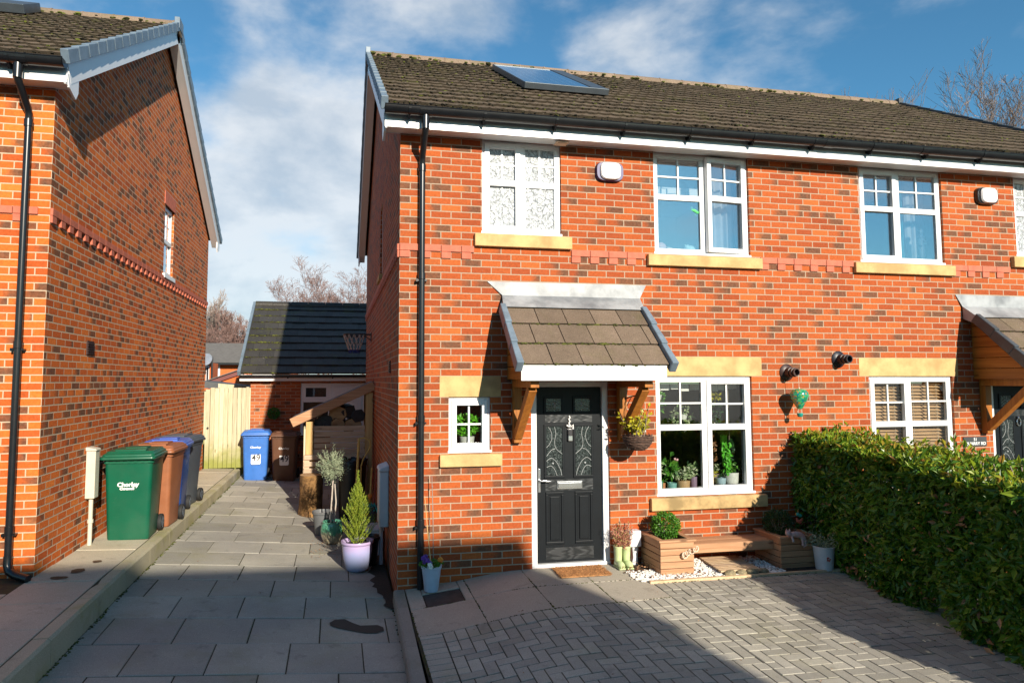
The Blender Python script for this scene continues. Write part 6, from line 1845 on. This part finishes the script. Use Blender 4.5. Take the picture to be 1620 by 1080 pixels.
# ------------------------------------------------------------------ background
def bare_tree(label, base, h, spread, seed, mat_t, mat_c, levels=5, kids=(7,6,5,4), trunk_r=.16, up=.75, droop=0., group='bare trees behind the houses', first=.28, twig_r=.012, minr=.008):
    R = random.Random(seed)
    t = thing('bare_tree', label, 'tree', base, group)
    tr = MB(); cr = MB()
    def rv():
        while True:
            v = Vector((R.uniform(-1,1),R.uniform(-1,1),R.uniform(-1,1)))
            if .1 < v.length < 1: return v.normalized()
    def grow(p, d, L, r, lv):
        n = 5 if lv < 2 else 4 if lv < levels-1 else 3
        path = [p]; dirs = [d]; q = p.copy(); dd = d.copy()
        for i in range(n):
            dd = (dd + rv()*(.10+.05*lv) + Vector((0,0,(.10 if lv < levels-2 else .04-droop)))).normalized()
            q = q+dd*(L/n); path.append(q.copy()); dirs.append(dd.copy())
        rs = [max(minr, r*(1-.75*i/n)) for i in range(n+1)]
        (tr if lv == 0 else cr).tube(path, rs, 7 if lv == 0 else 4 if lv < 3 else 3, cap=False)
        if lv >= levels-1: return
        k = kids[min(lv, len(kids)-1)]
        for j in range(k):
            s = first+(1-first)*(j+R.random()*.8)/k if lv == 0 else .25+.75*(j+R.random())/k
            i = min(n-1, int(s*n)); f = s*n-i
            pp = path[i].lerp(path[i+1], min(1, f)); base_d = dirs[min(n, i+1)]
            side = base_d.cross(rv()).normalized()
            a = R.uniform(.45,.95) if lv else R.uniform(.5,.95)
            nd = (base_d*cos(a)+side*sin(a)*spread).normalized(); nd = (nd+Vector((0,0,up*.35))).normalized()
            LL = L*R.uniform(.42,.68)*(1.15-.45*s if lv == 0 else 1)
            grow(pp, nd, LL, max(twig_r, rs[i]*R.uniform(.45,.65)), lv+1)
        grow(path[-1], dirs[-1], L*.45, rs[-1], lv+1)
    grow(Vector(base), Vector((0,0,1)), h*.62, trunk_r, 0)
    tr.build('trunk', mat_t, t, smooth='all'); cr.build('crown', mat_c, t)
    return t
bare_tree('reddish birch behind the garage, leftmost of its clump', (-2.5,34,-.4), 8.6, 1.0, 3, M['twig_pale'], M['twig_red'], 6, (8,5,4,4,3), .13, .5, .06, twig_r=.009, minr=.006)
bare_tree('reddish birch behind the middle of the garage ridge', (-.9,35,-.4), 8.3, 1.0, 8, M['twig_pale'], M['twig_red'], 6, (8,5,4,4,3), .13, .5, .06, twig_r=.009, minr=.006)
bare_tree('reddish birch half hidden by the corner of the semi detached house', (.9,33,-.4), 8.4, 1.0, 14, M['twig_pale'], M['twig_red'], 6, (8,5,4,4,3), .13, .5, .06, twig_r=.009, minr=.006)
bare_tree('tall pale bare tree beside the gable corner of the house next door', (-11.2,55,-.4), 8.9, .9, 21, M['twig_pale'], M['twig'], 6, (8,5,5,4,3), .16, .7, twig_r=.014, minr=.010)
bare_tree('bushy brownish bare tree between the far house roof and the garage', (-9.3,52,-.4), 7.6, 1.15, 25, M['twig_pale'], M['twig_red'], 6, (9,6,5,4,3), .14, .6, twig_r=.013, minr=.010)
bare_tree('low brownish bare tree touching the verge of the garage roof', (-7.6,50,-.4), 7.0, 1.15, 29, M['twig'], M['twig_red'], 6, (9,6,5,4,3), .14, .6, twig_r=.013, minr=.010)
bare_tree('largest bare tree above the right end of the main roof', (29.4,20,-.4), 16.2, .72, 41, M['twig_pale'], M['twig'], 6, (9,5,4,4,3), .24, .9, twig_r=.012, minr=.007, first=.4)
for i, (x, y, h, sd, lab) in enumerate(((23.3,20,14.9,51,'thin bare tree rising where the main ridge ends'),(25.6,21,15.0,55,'slim bare tree just left of the largest one behind the roof'),(21.5,20,14.3,59,'sparse bare treetop over the ridge, farthest from the largest tree'),(32.8,21,15.5,63,'bare tree at the right edge of the picture behind the roof'),(27.4,22,15.2,67,'bare tree close behind the largest one over the roof slope'))):
    bare_tree(lab, (x,y,-.4), h, .7, sd, M['twig_pale'], M['twig'], 5, (8,5,4,4), .14, .9, twig_r=.011, minr=.007, first=.4)
# far orange house
fh = thing('far_house', 'low orange brick house with grey roof seen between gable and garage', 'house', (-8,30,-.4))
m = MB(); m.box(-14,-3,30,37,-.4,3.08); m.build('wall', M['farbrick'], fh)
m = MB(); m.prism([(-14.3,29.6,3.02),(-14.3,33.5,4.22),(-14.3,37.4,3.02),(-14.3,37.4,3.1),(-14.3,33.5,4.32),(-14.3,29.6,3.1)], (11.6,0,0)); m.build('roof', M['farroof'], fh)
m = MB(); m.box(-14.3,-2.7,29.5,29.6,3.0,3.11); m.build('gutter', M['black_plastic'], fh)
m = MB(); x0,x1,z0,z1 = -7.12,-6.58,2.40,3.0; m.box(x0,x1,29.95,29.998,z0,z1); w = m.build('window', M['white'], fh); m = MB(); m.box(x0+.09,x1-.09,29.94,29.949,z0+.09,z1-.12); m.build('pane', plain('net_pane', (.5,.53,.55), .3, .05, 3), w)
# outbuilding with maroon verge
ob = thing('outbuilding', 'orange brick outbuilding with a sloping maroon verge beyond the gate', 'outbuilding', (-3.8,16,-.3))
m = MB(); m.prism([(-4.66,16,-.4),(-2.2,16,-.4),(-2.2,16,2.7),(-3.2,16,2.62),(-4.66,16,2.08)], (0,3,0)); m.build('wall', M['farbrick'], ob)
m = MB(); m.beam((-4.68,15.95,2.12),(-3.0,15.95,2.72), .06, .13, (0,0,1)); m.build('verge_board', M['maroon'], ob)
m = MB(); m.beam((-4.70,17.4,2.21),(-3.0,17.4,2.815), 3.1, .03, (0,0,1)); m.build('roof', M['farroof'], ob)
# satellite dish on a dark post of a red lean-to
t = thing('satellite_dish', 'grey satellite dish on a dark post beside the gable corner', 'satellite dish', (-4.8,16,2.0))
m = MB(); m.tube([(-4.62,16.1,-.4),(-4.62,16.1,2.95)], .03, 8); m.tube([(-4.62,16.1,2.94),(-4.86,16.1,2.98)], .03, 8); m.build('mast', M['dark_iron'], t)
m = MB(); m.M = Matrix.Translation((-4.77,15.95,2.86)) @ Euler((radians(70),0,radians(-15))).to_matrix().to_4x4(); m.lathe([(0,0),(.10,.008),(.18,.03),(.21,.05)], n=26); m.build('dish', M['steel'], t, smooth=True)
m = MB(); m.tube([(-4.77,15.95,2.70),(-4.74,15.72,2.66)], .012, 6); m.box(-4.77,-4.71,15.68,15.74,2.63,2.69); m.build('receiver_arm', M['dark_iron'], t)
t = thing('lean_to', 'dark red lean-to with narrow white window beside the gable corner', 'outbuilding', (-5,16.3,0))
m = MB(); m.box(-5.6,-4.66,16.25,17.5,-.4,2.78); m.build('wall', M['farbrick'], t); m = MB(); m.box(-4.82,-4.72,16.2,16.249,2.1,2.68); m.build('window', M['white'], t)
m = MB(); m.box(-4.80,-4.74,16.19,16.199,2.16,2.62); m.build('pane', M['flue_k'], t)
# shed roof just behind the gate
t = thing('garden_shed', 'garden shed with pale board and felt roof just behind the gate', 'shed', (-3.3,12.5,-.2))
m = MB(); m.box(-4.3,-2.75,12.2,14,-.4,1.92); m.build('wall', M['gate_wood'], t)
m = MB(); m.prism([(-4.4,12.0,2.02),(-2.7,12.0,1.90),(-2.7,12.0,1.98),(-4.0,12.0,2.17),(-4.4,12.0,2.20)], (0,2.2,0)); m.build('roof', M['felt'], t)
m = MB(); m.prism([(-3.75,11.985,2.005),(-3.0,11.985,1.965),(-3.0,11.985,2.06),(-3.75,11.985,2.12)], (0,.014,0)); m.build('fascia_board', M['gate_wood'], t)
# the house across the road whose shadow falls on the court
oh = thing('opposite_house', 'brick house across the road facing the pair, out of view', 'house', (-1,-18,-.4))
m = MB(); m.box(-9,5.32,-20.2,-16.1,-.4,6.15)
m.prism([(-9,-20.2,6.15),(-9,-16.1,6.15),(-9,-18.15,8.0)], (14.32,0,0)); m.build('wall', M['brick'], oh)
m = MB(); m.prism([(-9.1,-20.4,6.04),(-9.1,-18.15,8.08),(-9.1,-15.9,6.04),(-9.1,-15.9,6.16),(-9.1,-18.15,8.22),(-9.1,-20.4,6.16)], (14.47,0,0)); m.build('roof', M['tile'], oh)
for x in (-6,-2.5,2.5):
    for z in (.9,3.6):
        m = MB(); m.box(x-.6,x+.6,-16.1,-16.06,z,z+1.2); w = m.build('window', M['white'], oh); m = MB(); m.box(x-.5,x+.5,-16.06,-16.05,z+.1,z+1.1); m.build('pane', M['flue_k'], w)
m = MB(); m.box(.1,1.0,-16.1,-16.06,0,2.1); m.build('door', M['door_blk'], oh)

# ------------------------------------------------------------------ world, sun, camera
AZ, EL = radians(12.5), radians(22.5)
W = bpy.data.worlds.new('World'); SC.world = W; W.use_nodes = True
nt = W.node_tree; bg = nt.nodes['Background']
sky = nt.nodes.new('ShaderNodeTexSky'); sky.sky_type = 'NISHITA'; sky.sun_disc = False
sky.sun_elevation = EL; sky.sun_rotation = pi-AZ; sky.air_density = 1.0; sky.dust_density = .3; sky.ozone_density = 1.3; sky.altitude = 50
tc = nt.nodes.new('ShaderNodeTexCoord')
def wn(t, **p):
    k = nt.nodes.new(t)
    for a, b in p.items(): setattr(k, a, b)
    return k
def link(a, b): nt.links.new(a, b)
def wmath(op, a, b=None, clamp=False):
    k = wn('ShaderNodeMath', operation=op, use_clamp=clamp)
    for i, v in enumerate((a, b)):
        if v is None: continue
        if isinstance(v, bpy.types.NodeSocket): link(v, k.inputs[i])
        else: k.inputs[i].default_value = v
    return k.outputs[0]
def wnoise(scale, detail, rough, off, stretch=(1,1,1), dist=0.):
    mp = wn('ShaderNodeMapping'); mp.inputs['Location'].default_value = off; mp.inputs['Scale'].default_value = stretch
    link(tc.outputs['Generated'], mp.inputs[0])
    k = wn('ShaderNodeTexNoise'); k.inputs['Scale'].default_value = scale; k.inputs['Detail'].default_value = detail; k.inputs['Roughness'].default_value = rough; k.inputs['Distortion'].default_value = dist
    link(mp.outputs[0], k.inputs['Vector']); return k.outputs['Fac']
def lobe(d, width, amp):
    d = Vector(d).normalized(); dp = wn('ShaderNodeVectorMath', operation='DOT_PRODUCT'); link(tc.outputs['Generated'], dp.inputs[0]); dp.inputs[1].default_value = d
    mr = wn('ShaderNodeMapRange', interpolation_type='SMOOTHSTEP'); link(dp.outputs['Value'], mr.inputs[0])
    mr.inputs['From Min'].default_value = cos(width); mr.inputs['From Max'].default_value = 1; mr.inputs['To Min'].default_value = 0; mr.inputs['To Max'].default_value = amp
    return mr.outputs[0]
cov = wnoise(CS_, 9, .56, COFF, (1,1,1.9), .15)
for d, w_, a in CLOUDS: cov = wmath('ADD', cov, lobe(d, w_, a))
mr = wn('ShaderNodeMapRange', interpolation_type='SMOOTHSTEP'); link(cov, mr.inputs[0])
mr.inputs['From Min'].default_value = .42; mr.inputs['From Max'].default_value = .80; mr.inputs['To Max'].default_value = .85
sep = wn('ShaderNodeSeparateXYZ'); link(tc.outputs['Generated'], sep.inputs[0])
shade = wnoise(CS_*1.2, 7, .55, (COFF[0],COFF[1],COFF[2]+.10), (1,1,1.9), .15)
rampc = wn('ShaderNodeValToRGB'); e = rampc.color_ramp.elements; e[0].position = .34; e[0].color = (4.5,5.1,5.8,1); e[1].position = .52; e[1].color = (6.9,7.1,7.3,1)
link(shade, rampc.inputs[0])
tint = wn('ShaderNodeMix', data_type='RGBA', blend_type='MULTIPLY'); tint.inputs[0].default_value = 1; link(sky.outputs[0], tint.inputs[6]); tint.inputs[7].default_value = SKY_TINT
mixc = wn('ShaderNodeMix', data_type='RGBA'); link(mr.outputs[0], mixc.inputs[0]); link(tint.outputs[2], mixc.inputs[6]); link(rampc.outputs[0], mixc.inputs[7])
link(mixc.outputs[2], bg.inputs['Color']); bg.inputs['Strength'].default_value = SKY_K

sl = bpy.data.lights.new('sun', 'SUN'); sl.energy = SUN_K; sl.angle = radians(.53); sl.color = (1, .90, .75)
so = bpy.data.objects.new('sun', sl); COL.objects.link(so)
to_sun = Vector((sin(AZ)*cos(EL), -cos(AZ)*cos(EL), sin(EL)))
so.rotation_euler = to_sun.to_track_quat('Z', 'Y').to_euler(); so.location = to_sun*40
cam = bpy.data.cameras.new('camera'); co = bpy.data.objects.new('camera', cam); COL.objects.link(co)
co.location = (-.6454,-7.2379,2.2070); co.rotation_euler = (pi/2+.07178, 0, -.2020)
co.rotation_euler = (Matrix.Rotation(-.2020, 4, 'Z') @ Matrix.Rotation(pi/2+.07178, 4, 'X') @ Matrix.Rotation(-.000868, 4, 'Z')).to_euler()
cam.sensor_width = 36; cam.lens = 1072.514/1620*36; cam.shift_x = 57.354/1620; cam.shift_y = -16.163/1620; cam.clip_start = .05; cam.clip_end = 1500
SC.camera = co
vs = SC.view_settings; vs.view_transform = 'Standard'; vs.look = 'None'; vs.exposure = EXPOSURE; vs.gamma = 1; vs.use_curve_mapping = False
SC.cycles.max_bounces = 8; SC.cycles.transparent_max_bounces = 12; SC.cycles.diffuse_bounces = 3; SC.cycles.glossy_bounces = 4
SC.cycles.caustics_reflective = False; SC.cycles.caustics_refractive = False
SC.cycles.use_denoising = True
